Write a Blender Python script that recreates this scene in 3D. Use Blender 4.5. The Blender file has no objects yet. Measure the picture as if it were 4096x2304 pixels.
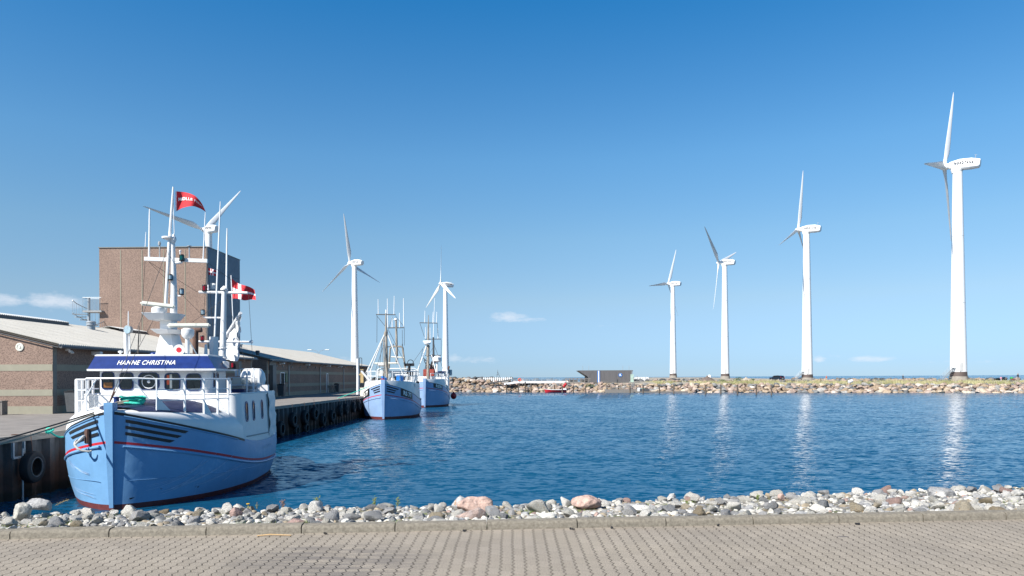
import bpy, bmesh, math, random
import numpy as np
from mathutils import Vector, Matrix, noise
R = math.radians
scene = bpy.context.scene

# ------------------------------------------------------------------ camera
FPX, EYE, ROLL = 2850.0, 1.68, 0.0048
cam_d = bpy.data.cameras.new("camera")
cam = bpy.data.objects.new("camera", cam_d)
scene.collection.objects.link(cam)
cam.location = (0, 0, EYE)
cam.rotation_euler = (R(90), ROLL, 0)
cam_d.sensor_width = 36.0
cam_d.lens = 36.0 * FPX / 4096.0
cam_d.shift_y = (1510 - 1152) / 4096.0
cam_d.clip_start = 0.1
cam_d.clip_end = 60000
scene.camera = cam

# ------------------------------------------------------------------ light
SUN_AZ, SUN_EL = R(47), R(42)      # the sun stands behind the viewer's left shoulder
sdir = Vector((-math.sin(SUN_AZ) * math.cos(SUN_EL), -math.cos(SUN_AZ) * math.cos(SUN_EL), math.sin(SUN_EL)))
sun_d = bpy.data.lights.new("sun", 'SUN')
sun_d.energy = 5.0
sun_d.angle = R(0.5)
sun_d.color = (1.0, 0.955, 0.89)
sun = bpy.data.objects.new("sun", sun_d)
scene.collection.objects.link(sun)
sun.location = sdir * 60
sun.rotation_euler = sdir.to_track_quat('Z', 'Y').to_euler()

world = bpy.data.worlds.new("World")
scene.world = world
world.use_nodes = True
wt = world.node_tree
wt.nodes.clear()
def wn(t, **k):
    n = wt.nodes.new(t)
    for a, b in k.items(): setattr(n, a, b)
    return n
def wl(a, b): wt.links.new(a, b)
out = wn('ShaderNodeOutputWorld'); bg = wn('ShaderNodeBackground'); sky = wn('ShaderNodeTexSky')
sky.sky_type = 'NISHITA'; sky.sun_disc = False
sky.sun_elevation = SUN_EL
sky.sun_rotation = math.atan2(sdir.x, sdir.y)
sky.altitude = 0; sky.air_density = 1.0; sky.dust_density = 0.0; sky.ozone_density = 2.6
bg.inputs[1].default_value = 0.078
def wm(op, a, b=None, c=None):
    n = wn('ShaderNodeMath', operation=op)
    for i, x in enumerate((a, b, c)):
        if x is None: continue
        if isinstance(x, (int, float)): n.inputs[i].default_value = x
        else: wl(x, n.inputs[i])
    return n.outputs[0]
# soft clouds low over the horizon, each a patch of noise in its own direction
tc = wn('ShaderNodeTexCoord'); sp = wn('ShaderNodeSeparateXYZ'); wl(tc.outputs['Generated'], sp.inputs[0])
az = wm('ARCTAN2', sp.outputs[0], sp.outputs[1]); el = wm('ARCSINE', sp.outputs[2])
cx = wn('ShaderNodeCombineXYZ'); wl(az, cx.inputs[0]); wl(wm('MULTIPLY', el, 2.6), cx.inputs[1])
nz = wn('ShaderNodeTexNoise'); nz.inputs['Scale'].default_value = 52; nz.inputs['Detail'].default_value = 8; nz.inputs['Roughness'].default_value = 0.66
wl(cx.outputs[0], nz.inputs['Vector'])
def dirang(u, v):
    du, dv = u - 2048, v - 1510
    x, z = du / FPX, -(dv + ROLL * du) / FPX
    return math.atan2(x, 1), math.atan2(z, math.hypot(1, x))
total = None
for (u, v, ru, rv, amt) in [(20, 1200, 95, 28, .75), (225, 1206, 105, 34, .86), (2035, 1268, 85, 24, .82), (2080, 1280, 170, 14, .62), (1650, 1258, 45, 13, .35),
                            (2415, 1302, 70, 14, .3), (2450, 1380, 110, 14, .3), (3280, 1438, 30, 14, .8), (3480, 1436, 90, 16, .75), (3200, 1434, 120, 13, .35),
                            (3800, 1420, 300, 16, .28), (1900, 1440, 160, 26, .5), (1390, 1440, 60, 24, .55), (1820, 1430, 60, 24, .55), (3330, 1425, 260, 14, .36), (2900, 1440, 300, 12, .3), (3900, 1445, 300, 12, .38), (3640, 1412, 90, 12, .3), (1020, 1400, 50, 40, .3)]:
    a0, e0 = dirang(u, v)
    da = wm('DIVIDE', wm('SUBTRACT', az, a0), ru / FPX); de = wm('DIVIDE', wm('SUBTRACT', el, e0), rv / FPX)
    rr = wm('ADD', wm('MULTIPLY', da, da), wm('MULTIPLY', de, de))
    g = wm('MULTIPLY', wm('POWER', 2.718, wm('MULTIPLY', rr, -1.0)), amt)
    total = g if total is None else wm('MAXIMUM', total, g)
dens = wm('MULTIPLY', wm('SUBTRACT', wm('ADD', total, wm('MULTIPLY', nz.outputs[0], 1.0)), 0.86), 2.0)
cl = wn('ShaderNodeClamp'); wl(dens, cl.inputs[0])
fac = wm('MULTIPLY', wm('MULTIPLY', cl.outputs[0], wm('MINIMUM', wm('MULTIPLY', total, 2.5), 1.0)), 0.58)
hs = wn('ShaderNodeHueSaturation'); hs.inputs['Saturation'].default_value = 1.0; hs.inputs['Value'].default_value = 1.0
# trim of the clear sky against its height above the horizon
gr = wn('ShaderNodeValToRGB'); GAIN = [(0.0, (.160, .255, .470)), (1.0, (.04, .18, .29)), (.016, (.178, .268, .465)), (.0844, (.320, .363, .413)), (.1524, (.343, .439, .469)), (.2348, (.290, .485, .556)), (.39, (.092, .430, .610)), (.55, (.065, .30, .44))]
for i, (p_, c_) in enumerate(GAIN):
    e_ = gr.color_ramp.elements[i] if i < 2 else gr.color_ramp.elements.new(p_)
    e_.position = p_; e_.color = (*c_, 1)
wl(wm('MULTIPLY', el, 0.8), gr.inputs[0])
gm = wn('ShaderNodeMix', data_type='RGBA', blend_type='MULTIPLY'); gm.inputs[0].default_value = 1.0
wl(sky.outputs[0], gm.inputs[6]); wl(gr.outputs[0], gm.inputs[7]); g2 = wn('ShaderNodeVectorMath', operation='SCALE'); g2.inputs[3].default_value = 2.0
wl(gm.outputs[2], g2.inputs[0]); wl(g2.outputs[0], hs.inputs['Color'])
mx = wn('ShaderNodeMix', data_type='RGBA')
wl(fac, mx.inputs[0]); wl(hs.outputs[0], mx.inputs[6]); mx.inputs[7].default_value = (6.9, 7.1, 7.6, 1)
wl(mx.outputs[2], bg.inputs[0]); wl(bg.outputs[0], out.inputs[0])

vs = scene.view_settings
vs.view_transform = 'Standard'; vs.look = 'None'; vs.exposure = 0.8; vs.gamma = 1.0
scene.cycles.use_denoising = True
scene.cycles.max_bounces = 6
scene.cycles.sample_clamp_indirect = 8

# ------------------------------------------------------------------ helpers
WATER = -1.87
def P(u, v, Y):
    """a point of the place seen at (u, v) of the 4096 px photograph, Y metres ahead"""
    du, dv = u - 2048, v - 1510
    return Vector(((du - ROLL * dv) / FPX * Y, Y, EYE - (dv + ROLL * du) / FPX * Y))
def G(u, v, z=0.0):
    du, dv = u - 2048, v - 1510
    return P(u, v, FPX * (EYE - z) / (dv + ROLL * du))

class Frame:
    """local frame: origin on the ground/water, yaw about z"""
    def __init__(s, org, yaw=0.0):
        s.org = Vector(org); s.yaw = yaw
        s.inv = Matrix.Rotation(-yaw, 3, 'Z')
    def loc(s, p): return s.inv @ (Vector(p) - s.org)
    def at(s, u, v, d):
        """local point on the plane y_local = d seen at (u, v)"""
        c = s.loc((0, 0, EYE)); r = s.inv @ (P(u, v, 1.0) - Vector((0, 0, EYE)))
        return c + r * ((d - c.y) / r.y)

class MB:
    def __init__(s): s.v = []; s.f = []; s.m = []; s.sm = []
    def add(s, vs, fs, mi=0, smooth=True):
        o = len(s.v); s.v += [tuple(p) for p in vs]
        for f in fs: s.f.append(tuple(i + o for i in f)); s.m.append(mi); s.sm.append(smooth)
        return s
    def box(s, c, size, mi=0, rz=0, bev=0.0):
        bm = bmesh.new(); bmesh.ops.create_cube(bm, size=1)
        for v in bm.verts: v.co = Vector((v.co.x * size[0], v.co.y * size[1], v.co.z * size[2]))
        if bev > 0: bmesh.ops.bevel(bm, geom=bm.edges[:], offset=bev, segments=2, affect='EDGES')
        m = Matrix.Translation(c) @ Matrix.Rotation(rz, 4, 'Z')
        bmesh.ops.transform(bm, matrix=m, verts=bm.verts)
        s.bm(bm, mi, bev > 0); return s
    def bm(s, bm, mi=0, smooth=True):
        bm.verts.index_update()
        s.add([v.co[:] for v in bm.verts], [[v.index for v in f.verts] for f in bm.faces], mi, smooth); bm.free(); return s
    def bar(s, a, b, w, h=None, mi=0, up=(0, 0, 1)):
        a, b = Vector(a), Vector(b); h = h or w; d = (b - a).normalized(); up = Vector(up)
        if abs(d.dot(up)) > .98: up = Vector((0, 1, 0))
        x = d.cross(up).normalized() * w / 2; z = x.cross(d).normalized() * h / 2
        vs = [p + i * x + j * z for p in (a, b) for i, j in ((-1, -1), (1, -1), (1, 1), (-1, 1))]
        s.add(vs, [(0, 3, 2, 1), (4, 5, 6, 7), (0, 1, 5, 4), (1, 2, 6, 5), (2, 3, 7, 6), (3, 0, 4, 7)], mi, False); return s
    def tube(s, pts, r, n=8, mi=0, cap=True):
        pts = [Vector(p) for p in pts]; rs = r if isinstance(r, (list, tuple)) else [r] * len(pts)
        vs = []; up = None
        for i, p in enumerate(pts):
            d = (pts[min(i + 1, len(pts) - 1)] - pts[max(i - 1, 0)]).normalized()
            if up is None: up = Vector((0, 0, 1)) if abs(d.z) < .9 else Vector((0, 1, 0))
            x = d.cross(up).normalized(); y = x.cross(d).normalized(); up = y
            for k in range(n):
                a = 2 * math.pi * k / n; vs.append(p + (x * math.cos(a) + y * math.sin(a)) * rs[i])
        fs = [(i * n + k, i * n + (k + 1) % n, (i + 1) * n + (k + 1) % n, (i + 1) * n + k) for i in range(len(pts) - 1) for k in range(n)]
        if cap: fs += [tuple(range(n))[::-1], tuple((len(pts) - 1) * n + k for k in range(n))]
        s.add(vs, fs, mi); return s
    def lathe(s, c, prof, n=16, mi=0, axis=(0, 0, 1)):
        q = Vector((0, 0, 1)).rotation_difference(Vector(axis)); c = Vector(c)
        vs = [c + q @ Vector((r * math.cos(2 * math.pi * k / n), r * math.sin(2 * math.pi * k / n), z)) for r, z in prof for k in range(n)]
        fs = [(i * n + k, i * n + (k + 1) % n, (i + 1) * n + (k + 1) % n, (i + 1) * n + k) for i in range(len(prof) - 1) for k in range(n)]
        fs += [tuple(range(n))[::-1], tuple((len(prof) - 1) * n + k for k in range(n))]
        s.add(vs, fs, mi); return s
    def torus(s, c, Rr, r, axis=(0, 0, 1), n=24, m=10, mi=0, sx=1.0):
        q = Vector((0, 0, 1)).rotation_difference(Vector(axis)); c = Vector(c); vs = []
        for i in range(n):
            a = 2 * math.pi * i / n
            for j in range(m):
                b = 2 * math.pi * j / m
                vs.append(c + q @ Vector(((Rr + r * math.cos(b)) * math.cos(a), (Rr + r * math.cos(b)) * math.sin(a), r * math.sin(b) * sx)))
        s.add(vs, [(i * m + j, ((i + 1) % n) * m + j, ((i + 1) % n) * m + (j + 1) % m, i * m + (j + 1) % m) for i in range(n) for j in range(m)], mi); return s
    def grid(s, rows, mi=0, closed=False, smooth=True, mats=None):
        """rows: list of equal-length point lists"""
        n = len(rows[0]); vs = [p for r in rows for p in r]; o = len(s.v); s.v += [tuple(p) for p in vs]
        for i in range(len(rows) - 1):
            for k in range(n if closed else n - 1):
                s.f.append((o + i * n + k, o + i * n + (k + 1) % n, o + (i + 1) * n + (k + 1) % n, o + (i + 1) * n + k))
                s.m.append(mats(i, k) if mats else mi); s.sm.append(smooth)
        return s
    def prism(s, poly, z0, z1, mi=0, smooth=False):
        """poly of (x, y), extruded in z"""
        n = len(poly); vs = [(x, y, z0) for x, y in poly] + [(x, y, z1) for x, y in poly]
        s.add(vs, [tuple(range(n))[::-1], tuple(range(n, 2 * n))] + [(k, (k + 1) % n, n + (k + 1) % n, n + k) for k in range(n)], mi, smooth); return s
    def ball(s, c, r, mi=0, sub=2, sc=(1, 1, 1)):
        bm = bmesh.new(); bmesh.ops.create_icosphere(bm, subdivisions=sub, radius=r)
        for v in bm.verts: v.co = Vector((v.co.x * sc[0], v.co.y * sc[1], v.co.z * sc[2])) + Vector(c)
        s.bm(bm, mi); return s
    def xf(s, fn): s.v = [tuple(fn(Vector(p))) for p in s.v]; return s
    def build(s, name, mats, parent=None, loc=None, sharp=38, fixn=True):
        me = bpy.data.meshes.new(name); me.from_pydata(s.v, [], s.f)
        if not isinstance(mats, (list, tuple)): mats = [mats]
        for m in mats: me.materials.append(m)
        me.polygons.foreach_set('material_index', s.m); me.polygons.foreach_set('use_smooth', s.sm)
        if fixn:
            bm = bmesh.new(); bm.from_mesh(me); bmesh.ops.recalc_face_normals(bm, faces=bm.faces); bm.to_mesh(me); bm.free()
        me.update()
        if sharp: me.set_sharp_from_angle(angle=R(sharp))
        o = bpy.data.objects.new(name, me); scene.collection.objects.link(o)
        if parent: o.parent = parent
        if loc is not None: o.location = loc
        return o

def tag(o, label=None, cat=None, group=None, kind=None):
    if label: o['label'] = label
    if cat: o['category'] = cat
    if group: o['group'] = group
    if kind: o['kind'] = kind
    return o
def empty(name, loc, rz, label, cat, group=None):
    o = bpy.data.objects.new(name, None); scene.collection.objects.link(o); o.location = loc; o.rotation_euler = (0, 0, rz)
    o.empty_display_size = .3
    return tag(o, label, cat, group)
def kids(o): return [c for c in scene.collection.objects if c.parent == o]
def copy_tree(o, parent=None, cache=None):
    if cache is None:
        cache = {}
        for c in scene.collection.objects:
            if c.parent: cache.setdefault(c.parent.name, []).append(c)
    c = o.copy(); scene.collection.objects.link(c)
    if parent: c.parent = parent
    for ch in cache.get(o.name, []): copy_tree(ch, c, cache)
    return c
def pchip(pts):
    xs = [p[0] for p in pts]; ys = [p[1] for p in pts]; n = len(xs)
    h = [xs[i + 1] - xs[i] for i in range(n - 1)]; dl = [(ys[i + 1] - ys[i]) / h[i] for i in range(n - 1)]
    m = [0.0] * n; m[0] = dl[0]; m[-1] = dl[-1]
    for i in range(1, n - 1):
        if dl[i - 1] * dl[i] > 0: m[i] = 2 * dl[i - 1] * dl[i] / (dl[i - 1] + dl[i])
    def f(x):
        if x <= xs[0]: return ys[0]
        if x >= xs[-1]: return ys[-1]
        i = max(k for k in range(n - 1) if xs[k] <= x); t = (x - xs[i]) / h[i]
        return (ys[i] * (2 * t ** 3 - 3 * t * t + 1) + m[i] * h[i] * (t ** 3 - 2 * t * t + t) + ys[i + 1] * (-2 * t ** 3 + 3 * t * t) + m[i + 1] * h[i] * (t ** 3 - t * t))
    return f
def text_geo(txt, size, bold=0.0, space=1.0, shear=0.0):
    cu = bpy.data.curves.new('t', 'FONT'); cu.body = txt; cu.size = size; cu.offset = bold; cu.space_character = space; cu.shear = shear
    cu.align_x = 'CENTER'; cu.align_y = 'CENTER'; cu.resolution_u = 3
    o = bpy.data.objects.new('t', cu); scene.collection.objects.link(o)
    dg = bpy.context.evaluated_depsgraph_get(); me = bpy.data.meshes.new_from_object(o.evaluated_get(dg))
    v = [p.co.copy() for p in me.vertices]; f = [tuple(p.vertices) for p in me.polygons]
    bpy.data.objects.remove(o); bpy.data.curves.remove(cu); bpy.data.meshes.remove(me)
    return v, f
def lettering(txt, size, fn, mat, parent, bold=0.0, space=1.0, shear=0.0, name='lettering', width=None):
    v, f = text_geo(txt, size, bold, space, shear)
    if width:
        w = max(p.x for p in v) - min(p.x for p in v); k = width / w
        v = [Vector((p.x * k, p.y, 0)) for p in v]
    m = MB(); m.add([fn(p.x, p.y) for p in v], f, 0, False)
    return m.build(name, mat, parent, fixn=False, sharp=None)
def rrect(w, h, r, n=4):
    pts = []
    for cx_, cy_, a0 in ((w / 2 - r, h / 2 - r, 0), (-w / 2 + r, h / 2 - r, 90), (-w / 2 + r, -h / 2 + r, 180), (w / 2 - r, -h / 2 + r, 270)):
        for k in range(n + 1):
            a = R(a0 + 90 * k / n); pts.append((cx_ + r * math.cos(a), cy_ + r * math.sin(a)))
    return pts

# ------------------------------------------------------------------ materials
def mat(name, col, rough=.6, metal=0.0, var=0.12, scale=6.0, bump=0.0, bscale=40.0, col2=None, spec=0.5, stretch=None, rnd=0.0, coat=0.0):
    m = bpy.data.materials.new(name); m.use_nodes = True; t = m.node_tree; b = t.nodes['Principled BSDF']
    b.inputs['Roughness'].default_value = rough; b.inputs['Metallic'].default_value = metal; b.inputs['Specular IOR Level'].default_value = spec
    b.inputs['Coat Weight'].default_value = coat
    tc = t.nodes.new('ShaderNodeTexCoord'); src = tc.outputs['Object']
    if stretch:
        mp = t.nodes.new('ShaderNodeMapping'); mp.inputs['Scale'].default_value = stretch; t.links.new(src, mp.inputs[0]); src = mp.outputs[0]
    n = t.nodes.new('ShaderNodeTexNoise'); n.inputs['Scale'].default_value = scale; n.inputs['Detail'].default_value = 6; n.inputs['Roughness'].default_value = .65
    t.links.new(src, n.inputs['Vector'])
    cr = t.nodes.new('ShaderNodeValToRGB'); c = Vector(col[:3]); c2 = Vector(col2) if col2 else c
    cr.color_ramp.elements[0].position = .3; cr.color_ramp.elements[1].position = .7
    cr.color_ramp.elements[0].color = (*[max(0, x * (1 - var)) for x in c], 1); cr.color_ramp.elements[1].color = (*[min(1, x * (1 + var)) for x in c2], 1)
    t.links.new(n.outputs[0], cr.inputs[0]); last = cr.outputs[0]
    if rnd:
        oi = t.nodes.new('ShaderNodeObjectInfo'); mr = t.nodes.new('ShaderNodeMapRange'); mr.inputs[3].default_value = 1 - rnd; mr.inputs[4].default_value = 1 + rnd
        t.links.new(oi.outputs['Random'], mr.inputs[0]); h = t.nodes.new('ShaderNodeHueSaturation'); t.links.new(mr.outputs[0], h.inputs['Value']); t.links.new(last, h.inputs['Color']); last = h.outputs[0]
    t.links.new(last, b.inputs['Base Color'])
    if bump:
        n2 = t.nodes.new('ShaderNodeTexNoise'); n2.inputs['Scale'].default_value = bscale; n2.inputs['Detail'].default_value = 5; t.links.new(src, n2.inputs['Vector'])
        bp = t.nodes.new('ShaderNodeBump'); bp.inputs['Strength'].default_value = bump; bp.inputs['Distance'].default_value = .02
        t.links.new(n2.outputs[0], bp.inputs['Height']); t.links.new(bp.outputs[0], b.inputs['Normal'])
    return m
class NT:
    """small node-math helper"""
    def __init__(s, name):
        s.m = bpy.data.materials.new(name); s.m.use_nodes = True; s.t = s.m.node_tree; s.b = s.t.nodes['Principled BSDF']
        s.tc = s.t.nodes.new('ShaderNodeTexCoord')
    def n(s, t, **k):
        x = s.t.nodes.new(t)
        for a, b in k.items(): setattr(x, a, b)
        return x
    def l(s, a, b): s.t.links.new(a, b)
    def math(s, op, a, b=None, c=None, clamp=False):
        x = s.n('ShaderNodeMath', operation=op); x.use_clamp = clamp
        for i, v in enumerate((a, b, c)):
            if v is None: continue
            if isinstance(v, (int, float)): x.inputs[i].default_value = v
            else: s.l(v, x.inputs[i])
        return x.outputs[0]
    def noise(s, scale, vec=None, detail=5, rough=.6, w=None):
        x = s.n('ShaderNodeTexNoise'); x.inputs['Scale'].default_value = scale; x.inputs['Detail'].default_value = detail; x.inputs['Roughness'].default_value = rough
        s.l(vec or s.tc.outputs['Object'], x.inputs['Vector']); return x
    def mapping(s, sc=(1, 1, 1), rot=(0, 0, 0), vec=None):
        x = s.n('ShaderNodeMapping'); x.inputs['Scale'].default_value = sc; x.inputs['Rotation'].default_value = rot; s.l(vec or s.tc.outputs['Object'], x.inputs[0]); return x.outputs[0]
    def ramp(s, f, stops):
        x = s.n('ShaderNodeValToRGB'); e = x.color_ramp.elements
        while len(e) < len(stops): e.new(.5)
        for i, (p, c) in enumerate(stops): e[i].position = p; e[i].color = (*c, 1)
        s.l(f, x.inputs[0]); return x.outputs[0]
    def mix(s, f, a, b, mode='MIX'):
        x = s.n('ShaderNodeMix', data_type='RGBA', blend_type=mode)
        for i, v in ((0, f), (6, a), (7, b)):
            if isinstance(v, (int, float)): x.inputs[i].default_value = v
            elif isinstance(v, tuple): x.inputs[i].default_value = (*v, 1)
            else: s.l(v, x.inputs[i])
        return x.outputs[2]
    def bump(s, h, strength=.5, dist=.02):
        x = s.n('ShaderNodeBump'); x.inputs['Strength'].default_value = strength; x.inputs['Distance'].default_value = dist
        s.l(h, x.inputs['Height']); s.l(x.outputs[0], s.b.inputs['Normal']); return x
    def base(s, c): s.l(c, s.b.inputs['Base Color'])

M = {}
M['white'] = mat('white_paint', (.72, .72, .71), .35, var=.05, scale=3, bump=.08, bscale=8)
M['white2'] = mat('white_steel', (.74, .75, .75), .4, var=.05, scale=8)
M['turb'] = mat('turbine_paint', (.80, .80, .79), .38, var=.03, scale=.4)
M['navy'] = mat('navy_paint', (.012, .032, .15), .3, var=.2, scale=5, bump=.08, bscale=10)
M['tarp'] = mat('navy_tarpaulin', (.016, .022, .065), .45, var=.25, scale=3, bump=.3, bscale=4)
M['black'] = mat('black_paint', (.012, .012, .014), .45, var=.2)
M['glass'] = mat('dark_glass', (.012, .014, .016), .06, var=.3, scale=2, spec=.6)
M['grey'] = mat('grey_steel', (.30, .31, .31), .5, var=.12)
M['dgrey'] = mat('dark_steel', (.07, .075, .08), .5, var=.2)
M['galv'] = mat('galvanised', (.36, .39, .41), .45, metal=.4, var=.12, scale=10)
M['rust'] = mat('rusty_pipe', (.10, .052, .038), .8, var=.3, scale=8, bump=.2)
M['red'] = mat('red_paint', (.48, .02, .03), .45, var=.12)
M['redrub'] = mat('red_rubber', (.42, .012, .018), .35, var=.15)
M['orange'] = mat('orange_plastic', (.70, .10, .03), .5, var=.1)
M['wood_grey'] = mat('weathered_wood', (.20, .18, .16), .85, var=.35, scale=3, stretch=(12, 12, 1.2), bump=.3, bscale=10, rnd=.15)
M['mastwood'] = mat('mast_wood', (.27, .24, .20), .7, var=.35, scale=5, stretch=(1, 1, .4))
M['rope'] = mat('hemp_rope', (.30, .27, .21), .9, var=.25, scale=30, bump=.4, bscale=60)
M['rope_d'] = mat('dark_rope', (.05, .05, .05), .9, var=.25, scale=30)
M['rope_g'] = mat('green_rope', (.03, .52, .38), .75, var=.3, scale=25, bump=.5, bscale=50)
M['wire'] = mat('steel_wire', (.06, .055, .05), .6, var=.2)
M['tire'] = mat('tire_rubber', (.012, .013, .015), .75, var=.3, scale=12, bump=.2)
M['tirerim'] = mat('worn_bead', (.09, .095, .10), .7, var=.3, scale=12)
M['flagred'] = mat('flag_red', (.60, .03, .04), .85, var=.08)
M['flagwhite'] = mat('flag_white', (.78, .76, .76), .85, var=.04)
M['text_w'] = mat('white_lettering', (.82, .82, .80), .5, var=.02)
M['text_f'] = mat('faded_lettering', (.45, .55, .65), .6, var=.1)
M['text_k'] = mat('black_lettering', (.03, .03, .035), .5, var=.05)
M['concrete'] = mat('concrete', (.36, .35, .30), .85, var=.12, scale=4, bump=.15, bscale=30)
M['creamtub'] = mat('cream_plastic', (.62, .62, .55), .5, var=.06)
M['canvas'] = mat('grey_canvas', (.60, .61, .60), .8, var=.12, scale=4, bump=.3, bscale=5)
M['bluebox'] = mat('blue_plastic', (.01, .17, .55), .5, var=.15)
M['greenglass'] = mat('green_lamp_glass', (.0, .09, .08), .2, var=.2)
M['redglass'] = mat('red_lamp_glass', (.25, .0, .01), .2, var=.2)
M['clearglass'] = mat('lamp_glass', (.30, .40, .45), .15, var=.3, scale=20)

# hull paint: pale blue with scuffs and hairline scratches, bands are separate slots
def hull_mat(name, col, sc):
    n = NT(name)
    big = n.noise(1.1, detail=6).outputs[0]
    c = n.ramp(big, [(.3, tuple(x * .90 for x in col)), (.7, tuple(min(1, x * 1.06) for x in col))])
    v = n.mapping((.9, .9, .22), (R(38), R(25), 0)); s1 = n.noise(sc, v, 8, .72).outputs[0]
    k = n.math('MULTIPLY', n.math('SUBTRACT', .022, n.math('ABSOLUTE', n.math('SUBTRACT', s1, .5))), 40, clamp=True)
    gate = n.math('MULTIPLY', n.math('SUBTRACT', n.noise(.55).outputs[0], .50), 6, clamp=True)
    c = n.mix(n.math('MULTIPLY', n.math('MULTIPLY', k, gate), .42), c, (.55, .66, .82))
    n.base(c); n.b.inputs['Roughness'].default_value = .38
    h = n.math('ADD', n.noise(2.2, detail=3).outputs[0], n.math('MULTIPLY', n.noise(25, detail=3).outputs[0], .05))
    n.bump(h, .35, .03)
    return n.m
M['hull'] = hull_mat('blue_hull_paint', (.155, .325, .535), 2.6)
M['hull2'] = hull_mat('pale_blue_hull_paint', (.24, .36, .56), 1.6)
M['boot'] = mat('red_boot_paint', (.11, .022, .022), .6, var=.3, scale=6, bump=.2)
# ------------------------------------------------------------------ the setting
QT = 0.0235
def qpt(x, y, z=0.0): return Vector((x + QT * y, y - QT * x, z))     # quay coordinates: y runs along the quay
KX = 0.0697
def kerb_y(x): return 7.88 + KX * x
# water
def water_mat():
    """small wind waves: the slope of the surface is built straight from noise, so far water stays as choppy as near water"""
    n = NT('sea_water'); b = n.b
    big = n.noise(.05, n.mapping((.35, 1.3, 1), (0, 0, R(5))), 4, .6).outputs[0]
    amp = n.math('ADD', .35, n.math('MULTIPLY', big, 1.25))
    def slopes(sc, mp, kx, ky, det):
        t = n.noise(sc, n.mapping(*mp), det, .6); s = n.n('ShaderNodeSeparateColor'); n.l(t.outputs['Color'], s.inputs[0])
        return n.math('MULTIPLY', n.math('SUBTRACT', s.outputs[0], .5), kx), n.math('MULTIPLY', n.math('SUBTRACT', s.outputs[1], .5), ky)
    x1, y1 = slopes(1.0, ((.4, 1, 1), (0, 0, R(6))), .20, .60, 3)
    x2, y2 = slopes(6.5, ((.42, 1, 1), (0, 0, R(-8))), .55, 2.0, 3)
    sx = n.math('MULTIPLY', n.math('ADD', x1, x2), amp); sy = n.math('SMOOTH_MIN', n.math('SUBTRACT', n.math('MULTIPLY', n.math('ADD', y1, y2), amp), .06), -.03, .03)
    c = n.n('ShaderNodeCombineXYZ'); n.l(sx, c.inputs[0]); n.l(sy, c.inputs[1]); c.inputs[2].default_value = 1.0
    v = n.n('ShaderNodeVectorMath', operation='NORMALIZE'); n.l(c.outputs[0], v.inputs[0]); n.l(v.outputs[0], b.inputs['Normal'])
    patch = n.noise(.12, n.mapping((.35, 1, 1)), 4).outputs[0]
    n.base(n.ramp(patch, [(.3, (.003, .045, .098)), (.7, (.005, .064, .126))]))
    b.inputs['Roughness'].default_value = .06; b.inputs['IOR'].default_value = 1.333
    b.inputs['Specular IOR Level'].default_value = .5
    return n.m
M['water'] = water_mat()
w = MB(); w.add([(-30000, -200, 0), (30000, -200, 0), (30000, 45000, 0), (-30000, 45000, 0)], [(0, 1, 2, 3)])
tag(w.build('water', M['water'], loc=(0, 0, WATER)), kind='structure')

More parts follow.
